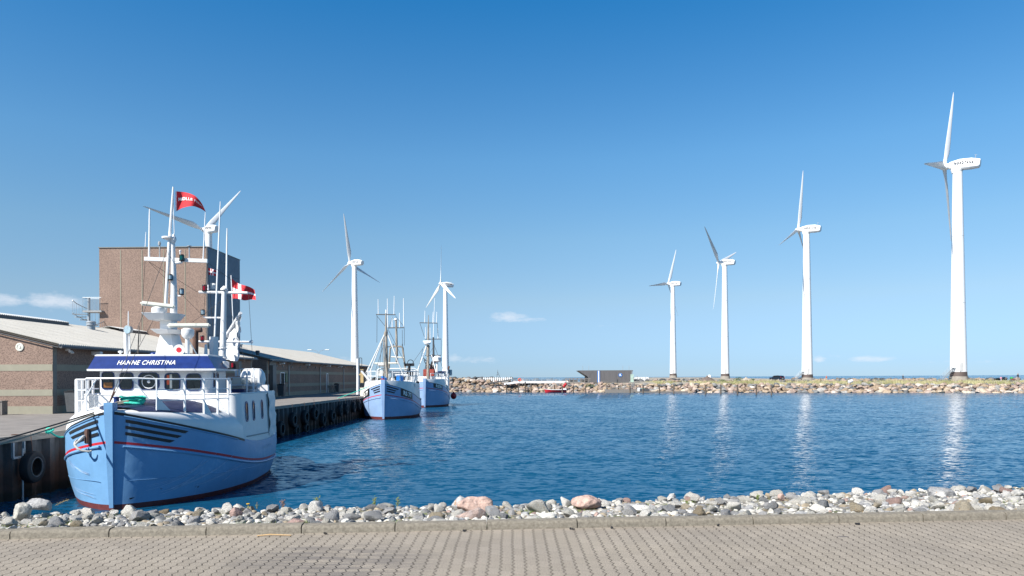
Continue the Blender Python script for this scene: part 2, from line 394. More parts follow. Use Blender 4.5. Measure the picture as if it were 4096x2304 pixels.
# block paving with toothed joints
def paving_mat():
    n = NT('block_paving'); W = .1125; L = .225
    s = n.n('ShaderNodeSeparateXYZ'); n.l(n.tc.outputs['Object'], s.inputs[0])
    x, y = s.outputs[0], s.outputs[1]
    wob = n.math('MULTIPLY', n.math('SUBTRACT', n.noise(1.3, detail=2).outputs[0], .5), .03)
    x = n.math('ADD', x, wob)
    def tri(v, p): return n.math('SUBTRACT', n.math('PINGPONG', n.math('ADD', v, 100.0), p / 2), p / 4)
    xs = n.math('ADD', x, n.math('MULTIPLY', tri(y, W), .50))
    cxv = n.math('DIVIDE', xs, W); col = n.math('FLOOR', cxv); fx = n.math('FRACT', n.math('ADD', cxv, 1000.0))
    par = n.math('MODULO', n.math('ABSOLUTE', col), 2.0)
    ys = n.math('ADD', n.math('ADD', y, n.math('MULTIPLY', par, W)), n.math('MULTIPLY', tri(x, W), .25))
    ry = n.math('DIVIDE', ys, L); row = n.math('FLOOR', ry); fy = n.math('FRACT', n.math('ADD', ry, 1000.0))
    dx = n.math('MULTIPLY', n.math('MINIMUM', fx, n.math('SUBTRACT', 1.0, fx)), W)
    dy = n.math('MULTIPLY', n.math('MINIMUM', fy, n.math('SUBTRACT', 1.0, fy)), L)
    cell = n.n('ShaderNodeCombineXYZ'); n.l(col, cell.inputs[0]); n.l(row, cell.inputs[1])
    wn_ = n.n('ShaderNodeTexWhiteNoise', noise_dimensions='2D'); n.l(cell.outputs[0], wn_.inputs['Vector'])
    jn = n.noise(7, detail=3).outputs[0]
    wx = n.math('ADD', .0026, n.math('MULTIPLY', jn, .0075)); wy = n.math('MULTIPLY', jn, .0052)
    jx = n.math('SUBTRACT', 1.0, n.math('DIVIDE', dx, wx), clamp=True); jy = n.math('SUBTRACT', 1.0, n.math('DIVIDE', dy, wy), clamp=True)
    j = n.math('MAXIMUM', n.math('MINIMUM', n.math('MULTIPLY', jx, 2.4), 1.0), n.math('MULTIPLY', jy, .75))
    tone = n.ramp(wn_.outputs[0], [(0, (.264, .232, .188)), (.5, (.282, .248, .202)), (1, (.300, .264, .216))])
    fine = n.noise(85, detail=4, rough=.75).outputs[0]; med = n.noise(22, detail=4).outputs[0]; lrg = n.noise(.8, detail=5).outputs[0]
    c = n.mix(1.0, tone, n.ramp(fine, [(.36, (.58, .58, .58)), (.64, (1.38, 1.37, 1.36))]), 'MULTIPLY')
    c = n.mix(1.0, c, n.ramp(lrg, [(.3, (.86, .86, .87)), (.7, (1.08, 1.07, 1.05))]), 'MULTIPLY')
    c = n.mix(n.math('MULTIPLY', n.math('GREATER_THAN', med, .73), .5), c, (.70, .68, .62))
    # a dark patch, darkest in the joints, streaked across
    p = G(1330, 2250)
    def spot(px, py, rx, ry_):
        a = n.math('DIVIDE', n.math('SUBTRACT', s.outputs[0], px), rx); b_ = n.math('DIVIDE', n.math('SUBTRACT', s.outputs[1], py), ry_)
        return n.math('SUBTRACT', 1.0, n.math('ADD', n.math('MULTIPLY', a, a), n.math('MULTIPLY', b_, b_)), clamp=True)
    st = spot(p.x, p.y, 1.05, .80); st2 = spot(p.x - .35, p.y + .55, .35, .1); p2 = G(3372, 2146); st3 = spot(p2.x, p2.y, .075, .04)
    streaks = n.noise(5, n.mapping((.3, 2.6, 1), (0, 0, R(4))), 4).outputs[0]
    dark_patch = n.math('MULTIPLY', n.math('POWER', st, .6), n.math('MULTIPLY', n.math('SUBTRACT', streaks, .38), 5.0, clamp=True))
    dark_patch = n.math('MAXIMUM', dark_patch, n.math('MULTIPLY', n.math('MAXIMUM', st2, n.math('MULTIPLY', st3, 1.6)), .8))
    c = n.mix(n.math('MULTIPLY', dark_patch, .72), c, (.11, .10, .095))
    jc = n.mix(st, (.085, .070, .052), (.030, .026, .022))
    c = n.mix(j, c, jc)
    n.base(c); n.b.inputs['Roughness'].default_value = .85; n.b.inputs['Specular IOR Level'].default_value = .3
    n.bump(n.math('SUBTRACT', n.math('MULTIPLY', fine, .12), j), .6, .008)
    return n.m
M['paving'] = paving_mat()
m = MB(); m.add([(-60, -14, 0), (60, -14, 0), (60, kerb_y(60), 0), (-60, kerb_y(-60), 0)], [(0, 1, 2, 3)])
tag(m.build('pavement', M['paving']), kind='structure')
# kerb of metre-long concrete stones with rounded shoulders
M['kerb'] = mat('kerb_concrete', (.150, .132, .102), .85, var=.25, scale=28, bump=.3, bscale=90, col2=(.20, .178, .14))
m = MB(); ka = math.atan(KX)
for i in range(-14, 24):
    x0 = -5.30 + i * 1.0035; h = .086 + random.Random(i).uniform(-.006, .006)
    pr = [(0, -.2), (0, h - .035), (.012, h - .012), (.035, h), (.15, h), (.15, -.2)]
    rows = [[(e, a, z) for a, z in pr] for e in (.004, .9985)]
    k = MB(); k.grid(rows, closed=True); k.f += [tuple(range(6)), tuple(range(6, 12))]; k.m += [0, 0]; k.sm += [False, False]
    rj = random.Random(i * 7)
    k.xf(lambda p: Vector((x0 + p.x * math.cos(ka) - p.y * math.sin(ka), kerb_y(x0) + p.x * math.sin(ka) + p.y * math.cos(ka), p.z)))
    m.add(k.v, k.f, 0, True)
tag(m.build('kerb', M['kerb'], sharp=60), kind='structure')

# stony bank between kerb and basin
def bank_w(x): return 2.25 + max(0, x) * .175
def bank_z(x, y):
    t = y - kerb_y(x) - .13; wf = bank_w(x)
    z = .0 - .075 * min(t, wf) + .03 * noise.noise((x * 1.3, y * 1.3, 0))
    if t > wf: z -= (t - wf) * .62
    return z
def gravel_mat():
    n = NT('bank_gravel'); vo = n.n('ShaderNodeTexVoronoi'); vo.inputs['Scale'].default_value = 22; n.l(n.tc.outputs['Object'], vo.inputs['Vector'])
    c = n.ramp(vo.outputs['Color'], [(0, (.10, .09, .08)), (.5, (.20, .185, .16)), (1, (.36, .34, .30))])
    soil = n.ramp(n.noise(1.6, detail=6).outputs[0], [(.42, (.16, .13, .085)), (.52, (.10, .13, .03)), (.62, (.26, .22, .16))])
    f = n.math('GREATER_THAN', n.noise(2.3, detail=5).outputs[0], .53)
    n.base(n.mix(n.math('MULTIPLY', f, .8), c, soil)); n.b.inputs['Roughness'].default_value = .9
    n.bump(n.math('SUBTRACT', 1.0, vo.outputs['Distance']), .9, .03); return n.m
M['gravel'] = gravel_mat()
rows = []
for i in range(121):
    x = -26 + i * .5
    rows.append([(x, kerb_y(x) + .13 + t, bank_z(x, kerb_y(x) + .13 + t)) for t in [0, .3, .6, 1, 1.5, 2, 2.5, 3, 3.5, 4, 5, 6, 7, 8]])
m = MB(); m.grid(rows); tag(m.build('ground', M['gravel'], sharp=None), kind='structure')

# stones
def stone_mat(name, stops, speck, lichen=0.0, veins=0.0, sc=1.0):
    n = NT(name); oi = n.n('ShaderNodeObjectInfo')
    off = n.n('ShaderNodeVectorMath', operation='ADD'); cc = n.n('ShaderNodeCombineXYZ'); r = n.math('MULTIPLY', oi.outputs['Random'], 60); n.l(r, cc.inputs[0]); n.l(r, cc.inputs[2])
    n.l(n.tc.outputs['Object'], off.inputs[0]); n.l(cc.outputs[0], off.inputs[1]); v = off.outputs[0]
    tone = n.ramp(oi.outputs['Random'], stops)
    a = n.noise(13 * sc, v, 8, .75).outputs[0]
    c = n.mix(1.0, tone, n.ramp(a, [(.34, (.38, .38, .40)), (.48, (.92, .92, .92)), (.66, (1.35, 1.34, 1.3))]), 'MULTIPLY')
    b = n.noise(34 * sc, v, 5, .7).outputs[0]
    c = n.mix(n.math('MULTIPLY', n.math('GREATER_THAN', b, .60), .55), c, speck)
    if veins:
        wv = n.n('ShaderNodeTexWave'); wv.inputs['Scale'].default_value = 5 * sc; wv.inputs['Distortion'].default_value = 6; wv.inputs['Detail'].default_value = 3; n.l(v, wv.inputs['Vector'])
        c = n.mix(n.math('MULTIPLY', n.math('POWER', wv.outputs['Fac'], 3), veins), c, (.32, .28, .27))
    if lichen:
        l_ = n.math('MULTIPLY', n.math('GREATER_THAN', n.noise(6 * sc, v, 4).outputs[0], .66), lichen); c = n.mix(l_, c, (.50, .22, .02))
    n.base(c); n.b.inputs['Roughness'].default_value = .85; n.b.inputs['Specular IOR Level'].default_value = .3
    n.bump(n.math('ADD', n.noise(14 * sc, v, 6, .65).outputs[0], n.math('MULTIPLY', b, .3)), .85, .035 / sc)
    return n.m
M['st_pale'] = stone_mat('pale_flint', [(0, (.38, .37, .33)), (.5, (.52, .50, .45)), (1, (.68, .66, .62))], (.26, .27, .28), .5)
M['st_grey'] = stone_mat('grey_flint', [(0, (.18, .185, .19)), (.5, (.27, .27, .27)), (1, (.38, .375, .37))], (.60, .60, .58), .35)
M['st_tan'] = stone_mat('tan_flint', [(0, (.24, .195, .13)), (.5, (.31, .265, .19)), (1, (.42, .37, .29))], (.22, .20, .18), .5)
M['st_pink'] = stone_mat('pink_granite', [(0, (.28, .19, .165)), (1, (.36, .25, .22))], (.30, .22, .20))
M['pinkboulder'] = stone_mat('pink_boulder', [(0, (.44, .31, .26)), (1, (.44, .31, .26))], (.62, .52, .46), sc=.6)
M['bandboulder'] = stone_mat('banded_boulder', [(0, (.40, .30, .26)), (1, (.40, .30, .26))], (.52, .45, .41), veins=.6, sc=.6)
M['bl_tan'] = stone_mat('tan_boulder', [(0, (.28, .21, .145)), (.5, (.40, .31, .22)), (1, (.52, .44, .34))], (.30, .24, .20), sc=.22)
M['bl_pink'] = stone_mat('pink_grey_boulder', [(0, (.30, .225, .185)), (.5, (.44, .35, .29)), (1, (.56, .49, .42))], (.33, .28, .26), sc=.22)
M['bl_grey'] = stone_mat('grey_boulder', [(0, (.12, .125, .13)), (.5, (.22, .22, .21)), (1, (.40, .38, .35))], (.40, .38, .35), sc=.22)
M['bl_dark'] = stone_mat('dark_boulder', [(0, (.05, .055, .06)), (.5, (.09, .095, .10)), (1, (.15, .155, .16))], (.16, .16, .16), sc=.22)

def stone_np(seed, sub=3, cuts=7, flat=.62, rough=.16):
    rd = random.Random(seed); bm = bmesh.new(); bmesh.ops.create_icosphere(bm, subdivisions=sub, radius=1)
    pl = []
    for _ in range(cuts):
        nrm = Vector((rd.gauss(0, 1), rd.gauss(0, 1), rd.gauss(0, 1))).normalized(); pl.append((nrm, rd.uniform(.45, .85)))
    o = Vector((seed * 3.1, seed * 1.7, 0))
    for v in bm.verts:
        p = v.co * (1 + rough * noise.noise(v.co * 1.3 + o) * 1.6)
        for nrm, d in pl:
            k = p.dot(nrm)
            if k > d: p = p - nrm * (k - d) * .94
        p = p * (1 + rough * .5 * noise.noise(v.co * 3.2 + o) + rough * .3 * noise.noise(v.co * 8 + o))
        v.co = p
    sx, sy, sz = rd.uniform(.95, 1.3), rd.uniform(.8, 1.05), rd.uniform(flat, flat + .25)
    for v in bm.verts: v.co = Vector((v.co.x * sx, v.co.y * sy, v.co.z * sz))
    V = np.array([v.co[:] for v in bm.verts]); Fc = [[v.index for v in f.verts] for f in bm.faces]; bm.free(); return V, Fc
def mesh_from(V, Fc, name, mats, smooth=True, mi=None, sharp=45):
    me = bpy.data.meshes.new(name); me.from_pydata([tuple(p) for p in V], [], Fc)
    for x in (mats if isinstance(mats, (list, tuple)) else [mats]): me.materials.append(x)
    me.polygons.foreach_set('use_smooth', [smooth] * len(Fc))
    if mi is not None: me.polygons.foreach_set('material_index', mi)
    if sharp: me.set_sharp_from_angle(angle=R(sharp))
    me.update(); return me
def rot3(rd, tilt=.5):
    return np.array((Matrix.Rotation(rd.uniform(0, 6.28), 3, 'Z') @ Matrix.Rotation(rd.uniform(-tilt, tilt), 3, 'X') @ Matrix.Rotation(rd.uniform(-tilt, tilt), 3, 'Y')))
SV = [stone_np(s, 3, 10, .55, .22) for s in range(12)]
SVlo = [stone_np(s + 40, 2, 7, .5, .2) for s in range(8)]
def scatter_mesh(name, items, protos, mats, smooth=True):
    """items: (x, y, z, size, rotation seed, material index) -> one object"""
    VV, FF, MI, o = [], [], [], 0
    for (x, y, z, s, sd, mi) in items:
        rd = random.Random(sd); V, Fc = protos[sd % len(protos)]
        VV.append((V * s) @ rot3(rd).T + np.array((x, y, z))); FF += [[a + o for a in f] for f in Fc]; MI += [mi] * len(Fc); o += len(V)
    me = mesh_from(np.concatenate(VV), FF, name, mats, smooth, MI)
    ob = bpy.data.objects.new(name, me); scene.collection.objects.link(ob); return ob
# big boulders of the near bank that one would point at
def big_stone(name, p, size, seed, mt, label, rz=0.0, cuts=4, flat=.6):
    V, Fc = stone_np(seed, 4, cuts, flat, .12); V = V / np.abs(V).max(0)
    me = mesh_from(V * np.array(size), Fc, name, mt); o = bpy.data.objects.new(name, me); scene.collection.objects.link(o)
    o.location = p; o.rotation_euler = (0, 0, rz); tag(o, label, 'boulder', 'boulders on the near bank'); return o
bigs = []
def bs(u, v, Y, size, *a, **k):
    p = P(u, v, Y); big_stone('boulder', p, size, *a, **k); bigs.append((p.x, p.y, max(size[0], size[1])))
bs(1908, 2022, 9.75, (.275, .17, .135), 3, M['pinkboulder'], 'largest pink granite boulder with a flat top, by the middle of the near bank', cuts=6)
bs(1885, 2060, 8.9, (.20, .15, .105), 9, M['bandboulder'], 'rounded pink and grey banded boulder below the largest pink boulder')
bs(1838, 2015, 9.9, (.12, .12, .11), 11, M['st_grey'], 'grey boulder pressed against the left end of the largest pink boulder')
bs(2346, 2009, 9.85, (.215, .14, .10), 5, M['pinkboulder'], 'smooth oval pink boulder standing alone on the crest of the near bank', cuts=1)
bs(1185, 2091, 8.35, (.125, .10, .065), 14, M['st_pink'], 'half buried brown and pink stone touching the kerb')
bs(945, 2052, 9.1, (.085, .08, .075), 15, M['st_pink'], 'small brick-pink stone among grey ones left of the middle')
bs(88, 2046, 8.9, (.12, .10, .12), 16, M['st_pale'], 'upright pale stone in front of the dark quay wall', cuts=8)
bs(155, 2022, 9.4, (.20, .14, .10), 17, M['st_grey'], 'long lichen-grey stone at the foot of the sheet pile wall', cuts=6)
bs(3125, 1989, 10.6, (.055, .05, .06), 18, M['pinkboulder'], 'small upright pink stone on the crest right of the middle', cuts=6)
bs(2565, 2042, 9.2, (.15, .10, .075), 19, M['st_pale'], 'long pale stone lying behind the kerb right of the middle', cuts=3)
bs(2190, 2066, 8.6, (.13, .10, .05), 21, M['st_pale'], 'bright white wedge shaped stone against the kerb', cuts=5)
bs(3765, 1968, 11.0, (.20, .15, .12), 22, M['st_grey'], 'big grey stone on the crest near the right edge', cuts=5)
rd = random.Random(5)
placed = list(bigs); near = []
def ok(x, y, r, f):
    for (a, b, c) in placed:
        if abs(a - x) < 1 and (a - x) ** 2 + (b - y) ** 2 < ((r + c) * f) ** 2: return False
    return True
protos = {}
def rand_xy():
    y = rd.uniform(7.3, 13.2); x = rd.uniform(-.76 * y, .76 * y); return x, y
tries = 0
sizes = [(.135, 16), (.112, 38), (.09, 90), (.073, 160)]
for s, cnt in sizes:
    c = 0; k = 0
    while c < cnt and k < 9000:
        k += 1; x, y = rand_xy(); t = y - kerb_y(x) - .15
        r = s * rd.uniform(.85, 1.15)
        if t < r * .75 or t > bank_w(x) + .35: continue
        if not ok(x, y, r, .80): continue
        placed.append((x, y, r)); near.append((x, y, r)); c += 1
kinds = [('st_pale', 'pale weathered flint stone, one of many lying behind the kerb'), ('st_grey', 'mottled grey flint stone, one of many lying behind the kerb'),
         ('st_tan', 'tan stone with rusty spots, one of many lying behind the kerb'), ('st_pink', 'dull pink granite cobble, one of many lying behind the kerb')]
for (x, y, r) in near[:288]:
    k = rd.choices([0, 1, 2, 3], [60, 31, 7, 2])[0]; vi = rd.randrange(12); key = (k, vi)
    if key not in protos: protos[key] = mesh_from(SV[vi][0], SV[vi][1], 'stone', M[kinds[k][0]])
    o = bpy.data.objects.new('stone', protos[key]); scene.collection.objects.link(o)
    o.location = (x, y, bank_z(x, y) + r * .34); o.scale = (r, r, r * rd.uniform(.85, 1.15)); o.rotation_euler = (rd.uniform(-.35, .35), rd.uniform(-.35, .35), rd.uniform(0, 6.28))
    tag(o, kinds[k][1], 'stone', 'stones on the near bank')
items = []
for s, cnt in ((.062, 800), (.045, 1300), (.028, 2400)):
    c = 0; k = 0
    while c < cnt and k < 20000:
        k += 1; x, y = rand_xy(); t = y - kerb_y(x) - .15
        if t < s * .6 or t > bank_w(x) + .9: continue
        if not ok(x, y, s, .62): continue
        placed.append((x, y, s)); items.append((x, y, bank_z(x, y) - s * .05, s * rd.uniform(.8, 1.2), rd.randrange(10 ** 6), rd.choices([0, 1, 2, 3], [52, 34, 11, 3])[0])); c += 1
for _ in range(500):                                        # lower slope down to the water
    x = rd.uniform(-9, 12); t = bank_w(x) + rd.uniform(.4, 3.2); y = kerb_y(x) + .13 + t
    s = rd.uniform(.1, .2); items.append((x, y, bank_z(x, y) + .03, s, rd.randrange(10 ** 6), rd.choices([0, 1, 2, 3], [30, 50, 16, 4])[0]))
for _ in range(1100):                                       # the band goes on to both sides
    y = rd.uniform(7.0, 14.5); x = rd.choice((-1, 1)) * (.76 * y + rd.random() * 5.5); t = y - kerb_y(x) - .15
    if .05 < t < bank_w(x) + .5: s = rd.uniform(.05, .12); items.append((x, y, bank_z(x, y) + s * .2, s, rd.randrange(10 ** 6), rd.choices([0, 1, 2, 3], [52, 34, 11, 3])[0]))
sm = []
for nm, rgb, sp_ in (('pale_pebble', (.52, .50, .45), (.26, .27, .28)), ('grey_pebble', (.26, .26, .26), (.55, .55, .54)), ('tan_pebble', (.30, .25, .18), (.24, .22, .2)), ('pink_pebble', (.31, .22, .19), (.3, .22, .2))):
    n = NT(nm); lo = n.noise(3.1, detail=1).outputs[0]; a = n.noise(26, detail=6).outputs[0]
    c = n.mix(1.0, n.ramp(lo, [(.35, tuple(x * .7 for x in rgb)), (.65, tuple(x * 1.22 for x in rgb))]), n.ramp(a, [(.35, (.6, .6, .62)), (.65, (1.15, 1.15, 1.12))]), 'MULTIPLY')
    n.base(c); n.b.inputs['Roughness'].default_value = .85; n.bump(a, .5, .01); sm.append(n.m)
tag(scatter_mesh('pebbles', items, SVlo, sm), 'small stones and pebbles filling the gaps of the near bank', None, None, 'stuff')

# weeds and grass tufts in the near bank
M['grass'] = mat('fresh_grass', (.12, .20, .03), .7, var=.3, scale=3, col2=(.20, .26, .05))
M['drygrass'] = mat('dune_grass', (.30, .31, .12), .8, var=.25, scale=.2, col2=(.44, .40, .22))
M['bushleaf'] = mat('bush_leaf', (.045, .10, .02), .7, var=.4, scale=2)
def blades(m, x, y, z, n, h, spread, wdt, rd, mi=0, lean=.5):
    for _ in range(n):
        a = rd.uniform(0, 6.28); bx, by = x + rd.gauss(0, spread), y + rd.gauss(0, spread); hh = h * rd.uniform(.5, 1.2)
        dx, dy = math.cos(a) * hh * rd.uniform(.1, lean), math.sin(a) * hh * rd.uniform(.1, lean); px, py = -math.sin(a) * wdt, math.cos(a) * wdt
        m.add([(bx - px, by - py, z), (bx + px, by + py, z), (bx + px * .6 + dx * .4, by + py * .6 + dy * .4, z + hh * .6), (bx - px * .6 + dx * .4, by - py * .6 + dy * .4, z + hh * .6), (bx + dx, by + dy, z + hh)],
              [(0, 1, 2, 3), (3, 2, 4)], mi, False)
m = MB()
for _ in range(150):
    x, y = rand_xy(); t = y - kerb_y(x) - .15
    if t < .03 or t > bank_w(x) or x > 2.6 and rd.random() < .7: continue
    blades(m, x, y, bank_z(x, y) - .01, rd.randrange(25, 80), rd.uniform(.03, .07), rd.uniform(.03, .07), .003, rd)
for u in (985, 1060, 1105, 1590, 1240, 2150, 1000): 
    x = (u - 2048) / FPX * 8.2; blades(m, x, kerb_y(x) + .2, .02, 90, .07, .045, .0025, rd)
tag(m.build('grass', M['grass'], fixn=False, sharp=None), 'short grass growing between the near stones', None, None, 'stuff')
# thin weeds standing on the crest
M['stalk'] = mat('dry_stalk', (.22, .17, .08), .8); M['weedleaf'] = mat('weed_leaf', (.10, .14, .03), .7); M['yellow'] = mat('yellow_petal', (.75, .45, .01), .6); M['purple'] = mat('dull_red_leaf', (.13, .07, .06), .7)
def weed(u, v, Y, h, lab, lean=(0, 0), nb=9, leaf='weedleaf', flower=None):
    h *= .8; p = P(u, v, Y); rdw = random.Random(int(u)); e = empty('weed', p, 0, lab, 'weed', 'weeds on the near bank')
    st = MB(); lf = MB(); tip = Vector((lean[0], lean[1], h))
    main = [tip * (i / 6) + Vector((0, 0, .08 * h * math.sin(i / 6 * 3.1))) for i in range(7)]
    st.tube(main, [.004] * 6 + [.002], 5)
    for i in range(nb):
        b = main[1 + i % 5]; a = rdw.uniform(0, 6.28); q = b + Vector((math.cos(a), math.sin(a), .8)) * h * rdw.uniform(.15, .3); st.tube([b, q], [.003, .0015], 4)
        for _ in range(5):
            c = b.lerp(q, rdw.random()) + Vector((rdw.gauss(0, .01), rdw.gauss(0, .01), rdw.gauss(0, .01))); s = rdw.uniform(.004, .009) * (.45 if leaf == 'stalk' else 1)
            lf.add([c + Vector((s, 0, 0)), c + Vector((0, s, s)), c + Vector((-s, 0, 0)), c + Vector((0, -s, -s))], [(0, 1, 2, 3)], 0, False)
    st.build('stem', M['stalk'], e); lf.build('leaves', M[leaf], e, fixn=False, sharp=None)
    if flower: f = MB(); f.lathe(tip, [(.002, 0), (.022, .008), (.024, .016), (.004, .018)], 8); f.build('flower', M[flower], e)
weed(222, 2022, 9.9, .10, 'dry seed stalk leaning right in front of the dark quay wall', (.19, 0), 10, 'stalk')
weed(992, 2040, 9.7, .09, 'weed with one yellow flower on the near bank', flower='yellow', nb=3)
weed(1268, 2030, 9.9, .17, 'spreading green weed on the crest left of the middle', nb=14)
weed(1132, 2032, 9.9, .13, 'reddish leafy weed on the crest', leaf='purple', nb=12)
weed(1498, 2026, 9.9, .15, 'bushy green weed left of the largest pink boulder', nb=12)
weed(1590, 2024, 9.9, .14, 'thin tall weed just left of the pink boulders', nb=6)
weed(3030, 1996, 10.8, .07, 'low green weed on the crest right of the middle', nb=10)
weed(1028, 2036, 9.8, .12, 'thin upright stalk right of the yellow flower', nb=2)
# small litter by the kerb
M['straw'] = mat('dry_reed', (.50, .33, .16), .8)
a = G(1028, 2143, .01); b = G(1080, 2138, .02); c = G(1165, 2141, .01)
tag(MB().tube([a, b, c], [.006, .008, .005], 6).build('dry_reed', M['straw']), 'dry broken reed lying along the foot of the kerb', 'reed')
for i, (u, v, l) in enumerate([(1303, 2137, 'black lump at the kerb foot right of the dry reed'), (1859, 2126, 'black lump at the kerb foot below the banded boulder'), (2286, 2118, 'black lump at the kerb foot, left of the middle pair'),
                               (2447, 2113, 'black lump beside a small orange scrap'), (2871, 2104, 'black lump at the kerb foot, right of the middle'), (3350, 2088, 'widest black lump at the kerb foot'),(3430, 2098, 'rightmost small black lump on the paving')]):
    p = G(u, v, .005); mm = MB(); rr = random.Random(i)
    for _ in range(4): mm.ball(Vector((rr.gauss(0, .012), rr.gauss(0, .006), .006 + rr.random() * .008)), rr.uniform(.008, .014), sub=1)
    tag(mm.build('dropping', M['black'], loc=p), l, 'dropping', 'black lumps along the kerb')
# ------------------------------------------------------------------ the quay on the left
QA = -math.atan(QT); QX = -15.1
M['asphalt'] = mat('quay_asphalt', (.175, .158, .142), .9, var=.12, scale=1.2, bump=.25, bscale=60, col2=(.225, .205, .185))
m = MB(); m.add([qpt(-90, 9, 0), qpt(QX - .24, 9, 0), qpt(QX - .24, 112, 0), qpt(-90, 112, 0)], [(0, 1, 2, 3)])
m.add([qpt(-90, 112, 0), qpt(QX - .24, 112, 0), qpt(QX - .24, 112, -4), qpt(-90, 112, -4)], [(0, 1, 2, 3)])
tag(m.build('quay', M['asphalt'], sharp=None), kind='structure')
def pile_mat():
    n = NT('sheet_pile_steel'); s = n.n('ShaderNodeSeparateXYZ'); n.l(n.tc.outputs['Object'], s.inputs[0])
    st = n.noise(2.4, n.mapping((1, 1, .22)), 6, .7).outputs[0]
    c = n.ramp(st, [(.3, (.022, .026, .032)), (.5, (.060, .064, .070)), (.72, (.115, .125, .135))])
    r = n.ramp(n.noise(1.1, detail=6).outputs[0], [(.35, (.035, .016, .010)), (.65, (.125, .050, .024))])
    lo = n.math('MULTIPLY', n.math('SUBTRACT', n.math('ADD', -.55, n.math('MULTIPLY', n.math('SUBTRACT', st, .5), 2.5)), s.outputs[2]), 2.0, clamp=True)
    c = n.mix(n.math('MULTIPLY', lo, .8), c, r)
    wet = n.math('MULTIPLY', n.math('SUBTRACT', -1.5, s.outputs[2]), 6, clamp=True); c = n.mix(n.math('MULTIPLY', wet, .8), c, (.010, .012, .008))
    n.base(c); n.b.inputs['Roughness'].default_value = .75; n.bump(n.noise(14, detail=6).outputs[0], .5, .02); return n.m
M['pile'] = pile_mat()
qw = empty('quay_wall', qpt(QX, 9), QA, 'dark rusty sheet pile wall of the quay with a grey timber along its top', 'quay wall')
prof = []; per = .82
for i in range(int(103 / per)):
    y = i * per; prof += [(0, y), (0, y + .22), (-.20, y + .32), (-.20, y + .72)]
m = MB(); m.grid([[(x, y, z) for x, y in prof] for z in (-.16, -1.2, -2.2, -4)], smooth=False); m.build('sheet_piling', M['pile'], qw, sharp=None)
M['timber'] = mat('quay_timber', (.24, .225, .20), .85, var=.35, scale=4, stretch=(6, .5, 6), bump=.3, bscale=6)
for i in range(22):
    y0 = i * 4.7; m = MB(); m.box((-.12, y0 + 2.34, -.065), (.26, 4.66, .19), bev=.015); m.build('cap_timber', M['timber'], qw)
# tyre fenders hung on the wall
tp = MB(); pr = [(.27, -.10), (.30, -.13), (.40, -.145), (.455, -.12), (.475, -.06), (.475, .06), (.455, .12), (.40, .145), (.30, .13), (.27, .10), (.285, .0)]
tp.grid([[(0 + z, r * math.cos(a), r * math.sin(a)) for r, z in pr] for a in [2 * math.pi * k / 28 for k in range(29)]], closed=True)
tyre0 = None
def tyre(u, v, lab, r=1.0, dx=.17):
    global tyre0
    k = 0
    Y = None
    # depth at which the wall plane is met
    for _ in range(3):
        Y = FPX * (QX + dx) / ((u - 2048) - FPX * QT); 
    p = P(u, v, Y); p.x = qpt(QX + dx, Y).x
    e = empty('tyre_fender', p, QA + random.Random(int(u)).uniform(-.1, .1), lab, 'tyre fender', 'tyre fenders on the quay wall'); e.scale = (r, r, r)
    if tyre0 is None:
        a = tp.build('tyre', M['tire'], e); b = MB().torus((.13, 0, 0), .285, .022, (1, 0, 0), 28, 6).build('bead', M['tirerim'], e)
        c = MB().tube([(0, 0, .46), (-.05, .05, .75), (-.1, .08, 1.0)], .012, 5).build('chain', M['rust'], e); tyre0 = (a, b, c)
    else:
        for s in tyre0:
            c = s.copy(); scene.collection.objects.link(c); c.parent = e
    return e
tyre(128, 1868, 'nearest big tyre fender, high on the quay wall left of the blue bow', 1.0, .2)
tyre(140, 2040, 'half sunk tyre fender right under the nearest one', .95, .2)
for u, v, l in [(1122, 1716, 'tyre fender just right of the stern of the nearest boat'), (1172, 1679, 'second tyre fender right of the nearest boat'), (1220, 1668, 'third tyre fender right of the nearest boat'),
                (1258, 1655, 'highest tyre fender in the middle of the row'), (1291, 1678, 'low tyre fender right of the highest one'), (1328, 1664, 'narrow tyre fender, sixth from the nearest boat'),
                (1360, 1642, 'tyre fender with a bright worn rim'), (1384, 1636, 'tyre fender right of the one with the bright rim'), (1414, 1628, 'second last tyre fender before the RS 77 boat'), (1436, 1622, 'last tyre fender, touching the RS 77 boat')]:
    tyre(u, v, l)
tyre(1184, 1722, 'lower tyre fender at the water under the second one', .85)
tyre(1224, 1712, 'lower tyre fender at the water under the third one', .8)
# ladder bracket on the near wall
lad = empty('ladder', qpt(QX + .05, 20.75, 0), QA, 'steel ladder rail and bracket on the quay wall left of the nearest tyre', 'ladder')
MB().tube([(.06, 0, -.35), (.06, 0, -2.4)], .025, 8).build('rail', M['galv'], lad)
mm = MB(); mm.bar((.02, .1, -.15), (.02, .1, -.62), .07, .04); mm.bar((.02, -.35, -.6), (.02, .14, -.6), .05, .07); mm.bar((.02, -.35, -.15), (.02, -.35, -.6), .07, .04)
mm.build('bracket', M['galv'], lad)
